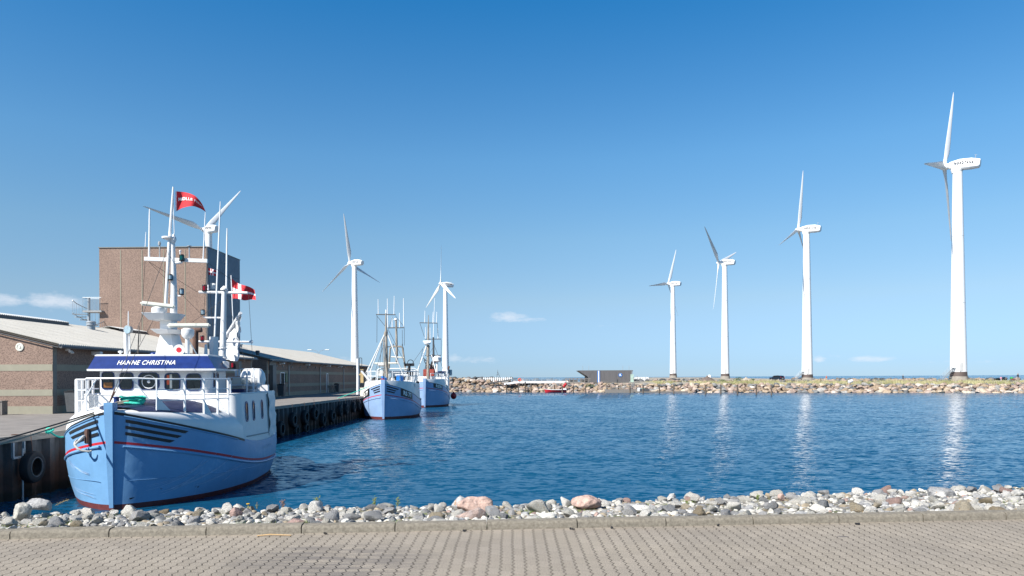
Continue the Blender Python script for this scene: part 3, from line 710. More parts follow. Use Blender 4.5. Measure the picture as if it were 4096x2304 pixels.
# mooring bits
tag(MB().torus(qpt(QX - .45, 21.2, .02), .09, .014, (0, 0, 1)).build('mooring_ring', M['rust']), 'rusty mooring ring on the quay edge', 'ring')
wp = empty('mooring_post', qpt(QX - .35, 66), QA, 'pale square post at the quay edge beside the RS 77 boat', 'post')
MB().box((0, 0, .4), (.42, .42, .8), bev=.03).build('post', M['creamtub'], wp); MB().box((0, 0, .815), (.46, .46, .035), bev=.01).build('cap', M['concrete'], wp)
sg = empty('signal_pole', qpt(-17.6, 73), QA, 'slim white pole with a small black frame at the far end of the warehouse', 'pole')
MB().tube([(0, 0, 0), (0, 0, 3.7)], [.16, .13], 12).build('pole', M['white2'], sg)
f = MB(); [f.bar(a, b, .05) for a, b in (((.2, 0, 2.9), (.2, 0, 3.8)), ((.2, 0, 3.8), (.42, 0, 3.75)), ((.42, 0, 3.75), (.42, 0, 2.95)), ((.42, 0, 2.95), (.2, 0, 2.9)))]; f.build('frame', M['black'], sg)

# ------------------------------------------------------------------ warehouses
def aggregate(name, a, b_):
    n = NT(name); vo = n.n('ShaderNodeTexVoronoi'); vo.inputs['Scale'].default_value = 16; n.l(n.tc.outputs['Object'], vo.inputs['Vector'])
    f = n.noise(22, detail=4).outputs[0]; lg = n.noise(.5, detail=5).outputs[0]
    c = n.ramp(n.math('ADD', n.math('MULTIPLY', vo.outputs['Distance'], .6), n.math('MULTIPLY', f, .5)), [(.25, a), (.62, b_)])
    c = n.mix(1.0, c, n.ramp(lg, [(.3, (.88, .88, .88)), (.7, (1.08, 1.08, 1.08))]), 'MULTIPLY')
    n.base(c); n.b.inputs['Roughness'].default_value = .9; n.bump(f, .5, .02); return n.m
M['brown'] = aggregate('brown_aggregate', (.095, .062, .050), (.275, .192, .150))
M['band'] = mat('pale_concrete_band', (.27, .255, .195), .85, var=.08, scale=2)
def roof_mat():
    n = NT('fibre_cement_roof'); s = n.n('ShaderNodeSeparateXYZ'); n.l(n.tc.outputs['Object'], s.inputs[0])
    c = n.ramp(n.noise(1.5, n.mapping((.4, 2.5, 1)), 6).outputs[0], [(.3, (.38, .362, .32)), (.7, (.50, .48, .43))])
    fx = n.math('FRACT', n.math('ADD', n.math('MULTIPLY', s.outputs[0], 1 / 1.15), 100.0)); a = n.math('LESS_THAN', fx, .045)
    fy = n.math('FRACT', n.math('ADD', n.math('MULTIPLY', s.outputs[1], 1 / .36), 100.0)); b = n.math('LESS_THAN', fy, .45)
    c = n.mix(n.math('MULTIPLY', n.math('MULTIPLY', a, b), .5), c, (.16, .15, .14)); n.base(c); n.b.inputs['Roughness'].default_value = .8
    n.bump(n.noise(30).outputs[0], .2, .01); return n.m
M['roof'] = roof_mat()
M['gutter'] = mat('zinc_gutter', (.085, .09, .095), .55, var=.15, scale=3)
M['pilaster'] = mat('dark_grey_concrete', (.20, .20, .18), .85, var=.1)  # darker grey concrete of the corner posts and the tower coping
WH, RH, HALF = 3.43, 5.37, 8.1
def warehouse(root, L):
    W = 2 * HALF; m = MB()
    pent = [(0, 0), (0, WH), (-HALF, RH - .06), (-W, WH), (-W, 0)]
    vs = [(x, y, z) for y in (0, L) for x, z in pent]
    m.add(vs, [(0, 1, 2, 3, 4), (9, 8, 7, 6, 5), (0, 5, 6, 1), (3, 8, 9, 4)], 0, False); m.build('wall', M['brown'], root)
    m = MB()
    for z0, z1 in ((0, .38), (.89, 1.20), (2.12, 2.44)):
        zc, h = (z0 + z1) / 2, z1 - z0
        m.box((.004, L / 2, zc), (.02, L - .5, h)); m.box((-W / 2, -.004, zc), (W - .02, .02, h)); m.box((-W / 2, L + .004, zc), (W - .02, .02, h))
    m.build('wall_band', M['band'], root)
    for yy in (.15, L - .15): MB().box((-.12, yy, WH / 2 - .03), (.27, .27, WH - .08)).build('corner_post', M['pilaster'], root)
    n = int(L / .177) * 6; ys = [-.18 + (L + .36) * i / n for i in range(n + 1)]
    sl = (RH - WH) / HALF
    for sgn, nm in ((0, 'roof'), (1, 'roof')):
        m = MB(); rows = []
        for k in range(2):
            for x in ([.42, -HALF] if k == 0 else [-HALF, .42]):
                off = .07 if k == 0 else 0.0
                rows.append([((-W - x) if sgn else x, y, WH - sl * x + .03 + off - (.42 * 0) + .026 * math.cos(2 * math.pi * y / .177)) for y in ys])
        m.grid(rows[:2]); m.grid(rows[2:]); m.grid([rows[0], rows[3]]); r_ = m.build(nm, M['roof'], root, sharp=50)
        if sgn == 0: rf = r_
    m = MB(); m.tube([(.47, -.1, WH - .14), (.47, L + .1, WH - .14)], .075, 8); m.box((.38, L / 2, WH - .12), (.06, L + .2, .14))
    for sx in (0, 1):
        for yy in (-.16, L + .16):
            a, b = (.4, yy, WH - .16), (-HALF, yy, RH - .03)
            if sx: a = (-W - .4, yy, WH - .16)
            m.bar(a, b, .05, .035)
    m.build('gutter', M['gutter'], root)
    return rf
def yq(u, x=-23.4): return -x * FPX / (2115 - u)          # distance along the quay of a point of the wall seen at u
def lamp_box(root, y, z):
    e = MB(); e.box((.30, y, z), (.42, .24, .13), bev=.02); e.box((.05, y, z - .02), (.12, .16, .2), bev=.01)
    o = e.build('flood_light', M['white2'], root); g = MB(); g.box((.34, y, z - .072), (.26, .18, .02)); g.build('lamp_glass', M['grey'], o)
def pipe(root, y):
    m = MB(); m.tube([(.45, y, WH - .2), (.16, y, WH - .45), (.09, y, WH - .5), (.09, y, .05)], .05, 8); m.build('downpipe', M['galv'], root)
Y1 = 34.5; wb = empty('warehouse', qpt(-23.4, Y1), QA, 'near long low brown warehouse with pale bands and a pale corrugated roof', 'warehouse', 'warehouses on the quay')
rf = warehouse(wb, 25.2)
# raised light strips on the ridge and a round roof vent
M['skylight'] = mat('skylight_sheet', (.55, .56, .55), .35, var=.06)
for y0, y1 in ((-.18, 12.4), (18.2, 25.3)):
    m = MB(); n = int((y1 - y0) / .177) * 6; ys = [y0 + (y1 - y0) * i / n for i in range(n + 1)]
    rows = [[(x, y, z + (.026 * math.cos(2 * math.pi * y / .177) if z > 5.3 else 0)) for y in ys] for x, z in ((-HALF + .8, RH - .15), (-HALF + .8, RH + .14), (-HALF, RH + .30), (-HALF - .8, RH + .14), (-HALF - .8, RH - .15))]
    m.grid(rows, mats=lambda i, k: 1 if i in (0, 3) else 0); m.build('ridge_skylight', [M['skylight'], M['gutter']], rf)
m = MB(); vx, vy, vz = -30 + 23.4, 48.2 - Y1, 4.95
m.lathe((vx, vy, vz - .2), [(.25, 0), (.25, .62), (.31, .64), (.31, .70), (.29, .72), (.29, .80), (.31, .82), (.31, .86), (.24, .93), (.08, .95)], 20); m.build('roof_vent', M['galv'], rf)
p = P(44, 1386, Y1 - .02); l0 = Vector((0, 0, 0))
gv = wb.matrix_basis.inverted() @ p
m = MB(); m.lathe((gv.x, -.01, gv.z), [(.20, 0), (.20, .03), (.13, .04), (.12, .02), (.07, .02), (.06, .05)], 20, axis=(0, -1, 0)); m.build('wall_vent', M['creamtub'], wb)
lamp_box(wb, yq(345) - Y1, WH - .32)
m = MB(); m.box((.10, 1.0, WH - .25), (.2, .1, .1)); m.lathe((.22, 1.0, WH - .38), [(.04, 0), (.06, .05), (.09, .26)], 12, axis=(-.3, -.3, 1)); m.lathe((.26, 1.12, WH - .42), [(.09, 0), (.05, .16)], 12, axis=(-.4, 0, 1)); m.build('siren', M['white2'], wb)
pipe(wb, 8.2)
Y2 = 63.1; wc = empty('warehouse', qpt(-23.4, Y2), QA, 'far part of the long low warehouse, ending in front of a turbine tower', 'warehouse', 'warehouses on the quay')
rf2 = warehouse(wc, 39.8)
for u in (1110, 1215, 1300, 1348, 1408): lamp_box(wc, yq(u) - Y2, WH - .32)
for u in (1145, 1273, 1368): pipe(wc, yq(u) - Y2)
M['doorgrey'] = mat('grey_door', (.16, .17, .17), .6, var=.1); M['doordark'] = mat('dark_opening', (.02, .021, .022), .8)
d0, d1 = yq(1068) - Y2, yq(1093) - Y2
m = MB(); m.box((.02, (d0 + d1) / 2, 1.45), (.06, d1 - d0, 2.9)); gate = m.build('gate', M['doordark'], wc)
m = MB(); m.box((.03, (d0 + d1) / 2, 3.12), (.10, d1 - d0 + .05, .44)); m.box((.03, d1 - .35, 1.45), (.1, .9, 2.88)); m.build('gate_frame', M['doorgrey'], gate)
for ua, ub, h, mt in ((1113, 1128, 2.2, 'doordark'), (1299.5, 1305.5, 2.2, 'doorgrey')):
    a, b = yq(ua) - Y2, yq(ub) - Y2; d = MB().box((.02, (a + b) / 2, h / 2), (.06, b - a, h)).build('door', M[mt], wc)
    f = MB(); f.box((.03, a, h / 2), (.08, .08, h)); f.box((.03, b, h / 2), (.08, .08, h)); f.box((.03, (a + b) / 2, h + .04), (.08, b - a + .08, .08)); f.build('door_frame', M['white2'], d)
MB().box((.03, yq(1137.5) - Y2, 1.75), (.06, .55, .85)).build('sign_board', mat('green_board', (.01, .09, .03), .5), wc)
m = MB()
for u in (1098, 1122, 1159, 1194, 1226, 1256): m.box((.04, yq(u) - Y2, 2.85), (.08, .08, .22))
m.build('bracket', M['grey'], wc)
m = MB(); m.lathe((-1.15, .9, WH - .05), [(.14, 0), (.14, .62), (.19, .64), (.19, .82), (.14, .86)], 14); m.build('chimney', M['dgrey'], rf2)
m = MB(); m.lathe((-5.2, 7, RH - .75), [(.16, 0), (.16, .4), (.22, .42), (.22, .5)], 14); m.build('roof_vent', M['galv'], rf2)
# bins and trestle against the shaded wall
def bin_(y, lab, x=-22.7, s=1.0):
    e = empty('waste_bin', qpt(x, y), QA, lab, 'bin', 'dark bins along the warehouse'); e.scale = (s, s, s)
    m = MB(); m.grid([[(-.28 * k, -.28 * k, z), (.28 * k, -.28 * k, z), (.28 * k, .28 * k, z), (-.28 * k, .28 * k, z)] for z, k in ((.08, .8), (1.0, 1.05))], closed=True, smooth=False); m.box((0, 0, .09), (.44, .44, .02)); m.build('body', M['dgrey'], e)
    m = MB(); m.box((0, 0, 1.03), (.64, .64, .06), bev=.02); m.box((0, -.3, 1.08), (.3, .05, .05)); m.build('lid', M['black'], e)
bin_(yq(270, -22.7), 'dark bin in the shade behind the white railing of the nearest boat', s=1.05); bin_(yq(1119, -22.7), 'tall dark bin beside the small door of the far warehouse', s=1.1); bin_(yq(1344, -22.7), 'dark bin near the far end of the far warehouse')
tr = empty('trestle', qpt(-22.7, yq(1325, -22.7)), QA, 'low grey wooden trestle leaning at the far warehouse wall', 'trestle')
for k in range(5): MB().bar((.1, -1.2 + k * .6, 0), (-.1, -1.5 + k * .6, .85), .07).build('leg', M['wood_grey'], tr)
MB().bar((0, -1.8, .85), (0, 1.5, .85), .12, .06).build('top_rail', M['wood_grey'], tr)
wbn = G(48, 1657); e = empty('litter_bin', (wbn.x, Y1 - .42, 0), QA, 'grey wooden litter bin in front of the warehouse gable', 'bin')
m = MB(); [m.box((-.17 + .068 * i, -.17, .33), (.06, .03, .62)) for i in range(6)]; [m.box((-.17 + .068 * i, .17, .33), (.06, .03, .62)) for i in range(6)]; [m.box((s * .19, 0, .33), (.03, .32, .62)) for s in (-1, 1)]; m.build('slats', M['wood_grey'], e)
MB().box((0, 0, .665), (.46, .44, .05), bev=.01).build('lid', M['wood_grey'], e); MB().box((0, -.195, .5), (.07, .02, .2)).build('hasp', M['dgrey'], e)

# tower between the two warehouses
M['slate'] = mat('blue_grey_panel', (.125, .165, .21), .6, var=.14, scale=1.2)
tw = empty('tower_block', qpt(-25.8, 56.6), QA, 'tall windowless brown tower with a blue-grey side, standing behind the warehouse roof', 'tower')
W_, D_, H_ = 8.75, 6.5, 12.28
m = MB(); m.box((-W_ / 2, D_ / 2, H_ / 2), (W_, D_, H_)); m.build('wall', M['brown'], tw)
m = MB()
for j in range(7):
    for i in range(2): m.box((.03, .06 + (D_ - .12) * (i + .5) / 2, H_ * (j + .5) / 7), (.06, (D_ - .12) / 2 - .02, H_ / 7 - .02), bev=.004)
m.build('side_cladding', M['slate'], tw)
m = MB(); [m.box((x, -.006, H_ / 2 - .1), (.06, .03, H_ - .2)) for x in (-7.0, -5.25, -3.5, -1.75)]; m.build('panel_joint', M['band'], tw)
m = MB(); m.box((.035, .0, H_ / 2), (.10, .12, H_)); m.build('corner_trim', M['dgrey'], tw)
m = MB(); m.box((-W_ / 2, -.02, H_ + .02), (W_ + .08, .10, .06)); m.box((.03, D_ / 2, H_ + .02), (.12, D_, .06)); m.build('coping', M['pilaster'], tw)
# spiral stair
ss = empty('spiral_stair', P(357, 1500, 57.4).xy.to_3d(), 0, 'galvanised spiral stair with round railing on the left of the brown tower', 'stair')
ZL = 7.15
MB().tube([(0, 0, 0), (0, 0, ZL + 1.15)], .10, 12).build('centre_pole', M['galv'], ss)
RS = 1.22
m = MB(); MBx = MB()
for k in range(34):
    a = R(200 - k * 22.5); z = ZL - .2 * k - .2
    if z < .1: break
    a2 = a - R(22); m.add([(0, 0, z), (RS * math.cos(a), RS * math.sin(a), z), (RS * math.cos(a2), RS * math.sin(a2), z), (0, 0, z - .04), (RS * math.cos(a), RS * math.sin(a), z - .04), (RS * math.cos(a2), RS * math.sin(a2), z - .04)],
                          [(0, 1, 2), (3, 5, 4), (0, 3, 4, 1), (1, 4, 5, 2), (2, 5, 3, 0)], 0, False)
m.build('treads', M['grey'], ss)
rl = MB(); hp = []
for k in range(0, 34):
    a = R(200 - k * 22.5 - 11); z = ZL - .2 * k - .2
    if z < .1: break
    q = (RS * math.cos(a), RS * math.sin(a)); rl.tube([(q[0], q[1], z), (q[0], q[1], z + 1.1)], .012, 5); hp.append((q[0], q[1], z + 1.1))
    a = a - R(11); rl.tube([(RS * math.cos(a), RS * math.sin(a), z - .1), (RS * math.cos(a), RS * math.sin(a), z + 1.0)], .010, 5)
rl.tube(hp, .03, 6); rl.tube([(x, y, z - 1.0) for x, y, z in hp], .02, 6); rl.build('stair_rail', M['galv'], ss)
m = MB(); m.box((.45, .15, ZL), (1.5, 1.0, .14)); m.build('landing', M['grey'], ss)
rl = MB()
for x in [-.3 + .11 * i for i in range(14)]:
    rl.tube([(x, -.35, ZL), (x, -.35, ZL + 1.1)], .010, 5); rl.tube([(x, .65, ZL), (x, .65, ZL + 1.1)], .010, 5)
rl.tube([(-.3, -.35, ZL + 1.1), (1.2, -.35, ZL + 1.1)], .022, 6); rl.tube([(-.3, .65, ZL + 1.1), (1.2, .65, ZL + 1.1)], .022, 6); rl.tube([(-.3, -.35, ZL + 1.1), (-.3, .65, ZL + 1.1)], .022, 6); rl.build('landing_rail', M['galv'], ss)
# double street lamp behind the roof
pl = P(1274, 1421, 118); sl_ = empty('street_lamp', (pl.x, 118, 0), 0, 'two-armed street lamp rising behind the far warehouse roof', 'street lamp')
zt = pl.z
MB().tube([(0, 0, 0), (0, 0, zt)], [.09, .06], 8).build('pole', M['galv'], sl_)
for s in (-1, 1):
    a = MB().tube([(0, 0, zt - .2), (.05 * s, 0, zt + .35), (.3 * s, 0, zt + .7), (.75 * s, 0, zt + .87), (1.15 * s, 0, zt + .9)], .035, 6).build('arm', M['galv'], sl_)
    MB().box((1.45 * s, 0, zt + .9), (.75, .26, .15), bev=.04).build('lamp_head', M['white2'], a)

# ropes at the near quay
def rope(name, pts, r, mt, lab, cat='rope', grp=None, n=8): return tag(MB().tube(pts, r, n).build(name, M[mt]), lab, cat, grp)
def sag(a, b, s, n=14):
    a, b = Vector(a), Vector(b); return [a.lerp(b, i / n) - Vector((0, 0, s * 4 * (i / n) * (1 - i / n))) for i in range(n + 1)]
b0 = P(378, 1651, 19.3); e0 = Vector((b0.x - 10.2, 12.6, .22)); e0 = P(-560, 1915, 14.2)
rope('mooring_rope', sag(e0, P(374, 1656, 19.35), .10), .024, 'rope', 'thick pale mooring rope from the nearest bow across the quay', 'rope', 'mooring ropes of the nearest boat')
rope('mooring_rope', sag(e0 + Vector((0, .05, .07)), P(380, 1649, 19.45), .06), .020, 'rope_d', 'dark upper mooring rope from the nearest bow across the quay', 'rope', 'mooring ropes of the nearest boat')
gk = P(196, 1722, 20.6)
m = MB(); rr = random.Random(2)
for _ in range(5): m.torus(gk + Vector((rr.gauss(0, .03), rr.gauss(0, .03), rr.gauss(0, .02))), .065, .026, (rr.gauss(0, 1), rr.gauss(0, 1), rr.gauss(0, 1)), 14, 7)
m.tube(sag(gk, P(252, 1748, 21.3), .06), .026, 8)
tag(m.build('green_rope', M['rope_g']), 'green rope knotted on the quay edge and led to the nearest hull', 'rope')
rope('mooring_rope', sag(P(1190, 1645, 58), P(1497, 1537, 62.2), .1, 20), .03, 'rope_g', 'thin greenish line from the quay up to the RS 77 boat')
# ------------------------------------------------------------------ the far mole
def bank_y(x): return 171.5 - .305 * x
def mole_top(x): return -.22 + .22 * max(0, min(1, (60 - x) / 60)) + .6 * max(0, min(1, (2 - x) / 14))
def land_z(x, y):
    t = y - bank_y(x); zt = mole_top(x)
    if t < 4: return -2.3 + (zt + 2.3 - .1) * max(0, t) / 4
    far = max(0, min(1, (y - 240) / 130)); return zt + max(0, .30 - zt) * min(1, (t - 4) / 5) + far * .95 + .12 * noise.noise((x * .12, y * .12, 0))
M['moleearth'] = mat('mole_gravel', (.25, .22, .17), .95, var=.2, scale=.35, col2=(.32, .285, .225), bump=.3, bscale=2)
m = MB()
def strip(xs, ya, yb, n=22):
    rows = []
    for x in xs:
        a, b = ya(x), yb(x); rows.append([(x, a + (b - a) * (k / n) ** 1.3, land_z(x, a + (b - a) * (k / n) ** 1.3) if k < n else -2.6) for k in range(n + 1)])
    m.grid(rows, mats=lambda i, k: 1 if rows[i][k][1] - bank_y(rows[i][k][0]) < 3.2 else 0)
back = pchip([(-140, 430), (-40, 420), (-12, 250), (0, 230), (20, 225), (50, 232), (62, 400), (72, 430), (100, 425), (106, 300), (114, 238), (122, 206), (140, 184), (190, 168)])
strip([-140 + 2.0 * i for i in range(166)], bank_y, back)
tag(m.build('terrain', [M['moleearth'], mat('crevice_shade_gravel', (.10, .085, .07), .9, var=.3, scale=1)], sharp=None), kind='structure')  # second slot paints the shade of the gaps between boulders as dark gravel
# boulders along the harbour side
BP = [stone_np(s + 80, 2, 7, .62, .18) for s in range(10)]
rd = random.Random(11); cand = []
for row in range(6):
    s = -16.0
    while s < 108:
        r = rd.uniform(.42, .80) * (1.15 if row < 2 else 1.0); s += r * 1.45; x = s + rd.uniform(-.2, .2); t = .1 + row * .72 + rd.uniform(-.25, .25)
        y = bank_y(x) + t; z = -1.95 + min(1, t / 3.9) * (mole_top(x) + 1.95) + rd.uniform(-.05, .15); cand.append((x, y, z, r))
for _ in range(70):                                  # heap at the left end, rising behind the RS 73 boat
    x = rd.uniform(-16, 2); t = rd.uniform(3, 8); cand.append((x, bank_y(x) + t, mole_top(x) + .25 + rd.uniform(-.1, .5) * (1 - (x + 16) / 20), rd.uniform(.5, .9)))
cand.sort(key=lambda c: -c[3] / c[1])
bk = [('bl_tan', 'tan boulder, one of many in the bank across the water'), ('bl_pink', 'pinkish grey boulder, one of many in the bank across the water'), ('bl_grey', 'grey boulder, one of many in the bank across the water')]
bp = {}; rest = []
for i, (x, y, z, r) in enumerate(cand):
    k = rd.choices([0, 1, 2], [40, 38, 22])[0]; vi = rd.randrange(10)
    if i < 286:
        if (k, vi) not in bp: bp[(k, vi)] = mesh_from(BP[vi][0], BP[vi][1], 'bank_boulder', M[bk[k][0]])
        o = bpy.data.objects.new('bank_boulder', bp[(k, vi)]); scene.collection.objects.link(o); o.location = (x, y, z); o.scale = (r, r, r * .9); o.rotation_euler = (rd.uniform(-.4, .4), rd.uniform(-.4, .4), rd.uniform(0, 6.28))
        tag(o, bk[k][1], 'boulder', 'boulders in the bank across the water')
    else: rest.append((x, y, z, r, rd.randrange(10 ** 6), k))
for _ in range(420): # gap fillers
    x = rd.uniform(-15, 106); t = rd.uniform(.2, 4.1); rest.append((x, bank_y(x) + t, -1.98 + t / 3.9 * (mole_top(x) + 1.9) - .05, rd.uniform(.25, .45), rd.randrange(10 ** 6), rd.choice([0, 1, 2, 2])))
for _ in range(240): # sea side row, right, and loose rocks between
    x = rd.uniform(84, 175); y = min(back(x), 330) - rd.uniform(2, 5)
    if x < 108: y = rd.uniform(185, 200)
    k = rd.choices([0, 1, 2, 3], [30, 20, 30, 20])[0]; rest.append((x, y, land_z(x, y) + .25, rd.uniform(.45, .8), rd.randrange(10 ** 6), k))
for _ in range(260): # dark breakwater behind, left and middle
    x = rd.uniform(-62, 66); y = min(back(x) - rd.uniform(3, 14), 240 + rd.uniform(-10, 0)); k = rd.choices([1, 2, 3], [10, 30, 60])[0]
    rest.append((x, y, land_z(x, y) + rd.uniform(.1, .35) + (.5 if x < 0 else 0), rd.uniform(.6, 1.1), rd.randrange(10 ** 6), k))
for _ in range(200): # pale rubble in the middle distance
    x = rd.uniform(38, 100); y = bank_y(x) + rd.uniform(16, 40); rest.append((x, y, land_z(x, y) + .2, rd.uniform(.35, .7), rd.randrange(10 ** 6), rd.choice([0, 1, 1, 2])))
for _ in range(200): # heap left of the picture middle between the boats
    x = rd.uniform(-64, -14); y = bank_y(x) + rd.uniform(.5, 8); rest.append((x, y, land_z(x, y) + .3, rd.uniform(.5, 1.0), rd.randrange(10 ** 6), rd.choices([0, 1, 2, 3], [15, 15, 30, 40])[0]))
tag(scatter_mesh('rubble', rest, BP, [M['bl_tan'], M['bl_pink'], M['bl_grey'], M['bl_dark']]), 'smaller rocks and rubble on and behind the bank across the water', None, None, 'stuff')
# dune grass
m = MB(); rd = random.Random(4)
for _ in range(1500):
    x = rd.uniform(34, 108); t = rd.uniform(3.9, 9.5) if rd.random() < .75 else rd.uniform(10, 26); y = bank_y(x) + t
    if noise.noise((x * .16, t * .1, 3)) < -.12: continue
    blades(m, x, y, land_z(x, y) - .03, rd.randrange(10, 22), rd.uniform(.3, .75), rd.uniform(.2, .5), .022, rd, 0, .6)
tag(m.build('dune_grass', M['drygrass'], fixn=False, sharp=None), 'pale dune grass along the top of the mole', None, None, 'stuff')
def bush(u, v, Y, w, h, lab):
    p = P(u, v, Y); e = empty('bush', (p.x, Y, land_z(p.x, Y)), 0, lab, 'bush', 'low green bushes on the mole'); m = MB(); r_ = random.Random(int(u))
    for _ in range(900):
        a = r_.uniform(0, 6.28); rr = r_.random() ** .5; q = Vector((math.cos(a) * w * rr, math.sin(a) * w * rr * .7, h * (1 - rr ** 2) * r_.uniform(.25, 1.0) * (1 + .3 * noise.noise((a * 2, rr, 0))))); s = .09
        d = Vector((r_.gauss(0, s), r_.gauss(0, s), r_.gauss(0, s))); d2 = Vector((r_.gauss(0, s), r_.gauss(0, s), r_.gauss(0, s))); m.add([q, q + d, q + d2], [(0, 1, 2)], 0, False)
    m.build('foliage', M['bushleaf'], e, fixn=False, sharp=None); st = MB(); [st.tube([(0, 0, 0), (r_.gauss(0, w * .3), r_.gauss(0, w * .3), h * .7)], [.03, .01], 5) for _ in range(7)]; st.build('stems', M['stalk'], e)
bush(2955, 1518, 180, 1.7, 1.3, 'dark green bush left of the black car'); bush(2884, 1526, 176, 1.6, .7, 'low green bush in the dune grass between two turbines'); bush(3012, 1520, 178, 1.3, .8, 'pale green bush beside the round mound'); bush(2360, 1524, 169, 1.6, .7, 'low green bush at the left corner of the timber building')
def mound(u, Y, w, h, mt, lab):
    p = P(u, 1500, Y); m = MB(); rows = []
    for i in range(9):
        k = i / 8; rows.append([(w * k * math.cos(a) * (1 + .12 * noise.noise((math.cos(a) * 2, math.sin(a) * 2, k))), w * .7 * k * math.sin(a), h * (1 - k) ** 1.1 * (1 + .15 * noise.noise((math.cos(a), k * 3, 1))) - .05) for a in [2 * math.pi * q / 24 for q in range(24)]])
    m.grid(rows, closed=True); tag(m.build('mound', mt, loc=(p.x, Y, land_z(p.x, Y))), lab, 'mound')
mound(2829, 178, 2.6, 1.7, mat('dark_soil', (.13, .10, .085), .95, var=.25, scale=1.5, bump=.4, bscale=4), 'dark pointed heap of soil between two turbines')
mound(2984, 180, 2.6, 1.25, mat('gravel_heap', (.36, .31, .25), .95, var=.2, scale=2, bump=.4, bscale=4), 'pale rounded heap of gravel left of the black car')

# ------------------------------------------------------------------ wind turbines
BL = 20.5
def blade_mb():
    m = MB(); rows = []
    st = [(0, .42, .42, 0), (.03, .42, .42, 0), (.07, .46, .40, 8), (.13, .74, .30, 14), (.20, .92, .25, 12), (.35, .76, .19, 8), (.55, .54, .14, 5), (.75, .37, .10, 2), (.9, .24, .065, 0), (.97, .14, .04, 0), (1, .04, .015, 0)]
    for r, c, t, tw_ in st:
        ring = []
        for k in range(16):
            a = 2 * math.pi * k / 16; x = math.cos(a) * c; y = math.sin(a) * t * (1 if r < .05 else (.55 + .45 * math.cos(a * .5) ** 2)); x += (c - .42) * (.55 if r > .07 else 0)
            ca, sa = math.cos(R(tw_)), math.sin(R(tw_)); ring.append((x * ca - y * sa, x * sa + y * ca, .5 + r * (BL - .5)))
        rows.append(ring)
    m.grid(rows, closed=True); m.f.append(tuple(m.v.index(tuple(p)) if False else len(m.v) - 16 + k for k, p in enumerate(rows[-1]))); m.m.append(0); m.sm.append(True)
    return m
blade_mesh = None
def turbine(u, hv, Y, bu, bv, phase, lab, yaw=0.0, steps=False, lowest=None):
    hub = P(u, hv, Y); base = P(bu, bv, Y); e = empty('wind_turbine', (base.x, Y, base.z), 0, lab, 'wind turbine', 'white wind turbines')
    H = hub.z - base.z; dx = hub.x - base.x
    g = MB(); g.lathe((0, 0, -2.0), [(1.95, 0), (1.95, 2.9)], 32); g.build('foundation', mat('turbine_plinth', (.30, .27, .23), .9, var=.3, scale=1.5) if 'plinth' not in M else M['plinth'], e)
    g = MB(); g.lathe((0, 0, .9), [(1.80, 0), (1.80, .02), (1.74, 1.05)], 32); g.build('base_band', M['bandbrown'], e)
    g = MB(); n = 24; g.lathe((0, 0, 1.95), [(1.735 - (1.735 - .98) * (i / n), (H - 3.0) * i / n) for i in range(n + 1)], 40)
    t = g.build('tower', M['turb'], e)
    for q in (.34, .67):
        rr_ = 1.735 - (1.735 - .98) * q; MB().lathe((0, 0, 1.95 + (H - 3.0) * q), [(rr_ + .012, -.04), (rr_ + .02, 0), (rr_ + .012, .04)], 40).build('section_joint', M['joint'], t)
    MB().box((-.35, -1.70, 3.05), (.8, .12, 1.9), bev=.02).build('door', M['joint'], t)
    if steps:
        s = MB(); zt = 2.9
        for k in range(12): s.box((-1.75 - .22 * k, -.9, zt - .23 * (k + 1)), (.26, .8, .03))
        for yy in (-1.3, -.5):
            s.bar((-1.6, yy, zt - .1), (-4.4, yy, .05), .05, .16); s.tube([(-1.6, yy, zt + 1.0), (-4.4, yy, 1.1)], .03, 6); s.tube([(-1.6, yy, zt + .5), (-4.4, yy, .6)], .02, 6)
            for k in range(5): x = -1.6 - .7 * k; z = zt - .1 - .7 * k * (zt - .15) / 2.8; s.tube([(x, yy, z), (x, yy, z + 1.1)], .025, 5)
        s.box((-1.75, -.9, zt), (.6, .9, .05)); s.build('steps', M['galv'], e)
    # nacelle runs along local x, rotor at the -x end
    N = Matrix.Translation((0, 0, H)) @ Matrix.Rotation(yaw, 4, 'Z') @ Matrix.Rotation(R(6), 4, 'Y'); NR = Matrix.Translation((0, 0, H)) @ Matrix.Rotation(yaw, 4, 'Z') @ Matrix.Rotation(R(2.8), 4, 'Y')
    g = MB(); rows = []
    for x, hw, hu, hd in ((-1.75, .45, .50, .55), (-1.6, .72, .78, .80), (.4, 1.15, 1.32, 1.20), (2.7, 1.18, 1.38, 1.15), (4.3, .95, 1.05, .95), (4.5, .90, .98, .60)):
        pf = []
        for k in range(20):
            a = 2 * math.pi * k / 20; c, s_ = math.cos(a), math.sin(a); p4 = 3.2; rr = (abs(c) ** p4 + abs(s_) ** p4) ** (-1 / p4); pf.append((x, c * rr * hw, s_ * rr * (hu if s_ > 0 else hd)))
        rows.append(pf)
    g.grid(rows, closed=True); g.f += [tuple(range(20)), tuple(range(100, 120))]; g.m += [0, 0]; g.sm += [False, False]; g.xf(lambda p: N @ p)
    na = g.build('nacelle', M['turb'], e, sharp=30)
    g = MB(); g.lathe((0, 0, -1.85), [(1.0, 0), (1.0, .12), (1.25, .62), (1.25, .9)], 28); g.xf(lambda p: N @ p); g.build('yaw_collar', M['turb'], na)
    g = MB(); [g.tube([(x, 0, 1.2), (x, 0, 2.0)], .05, 6) for x in (3.4,)]; g.box((3.4, 0, 2.05), (.5, .06, .06)); g.xf(lambda p: N @ p); g.build('wind_vane', M['grey'], na)
    lettering('NORDTANK', .85, lambda x, y: N @ Vector((1.4 + x, -1.26, .22 + y)), M['text_k'], na, bold=.035, space=1.35, width=3.9)
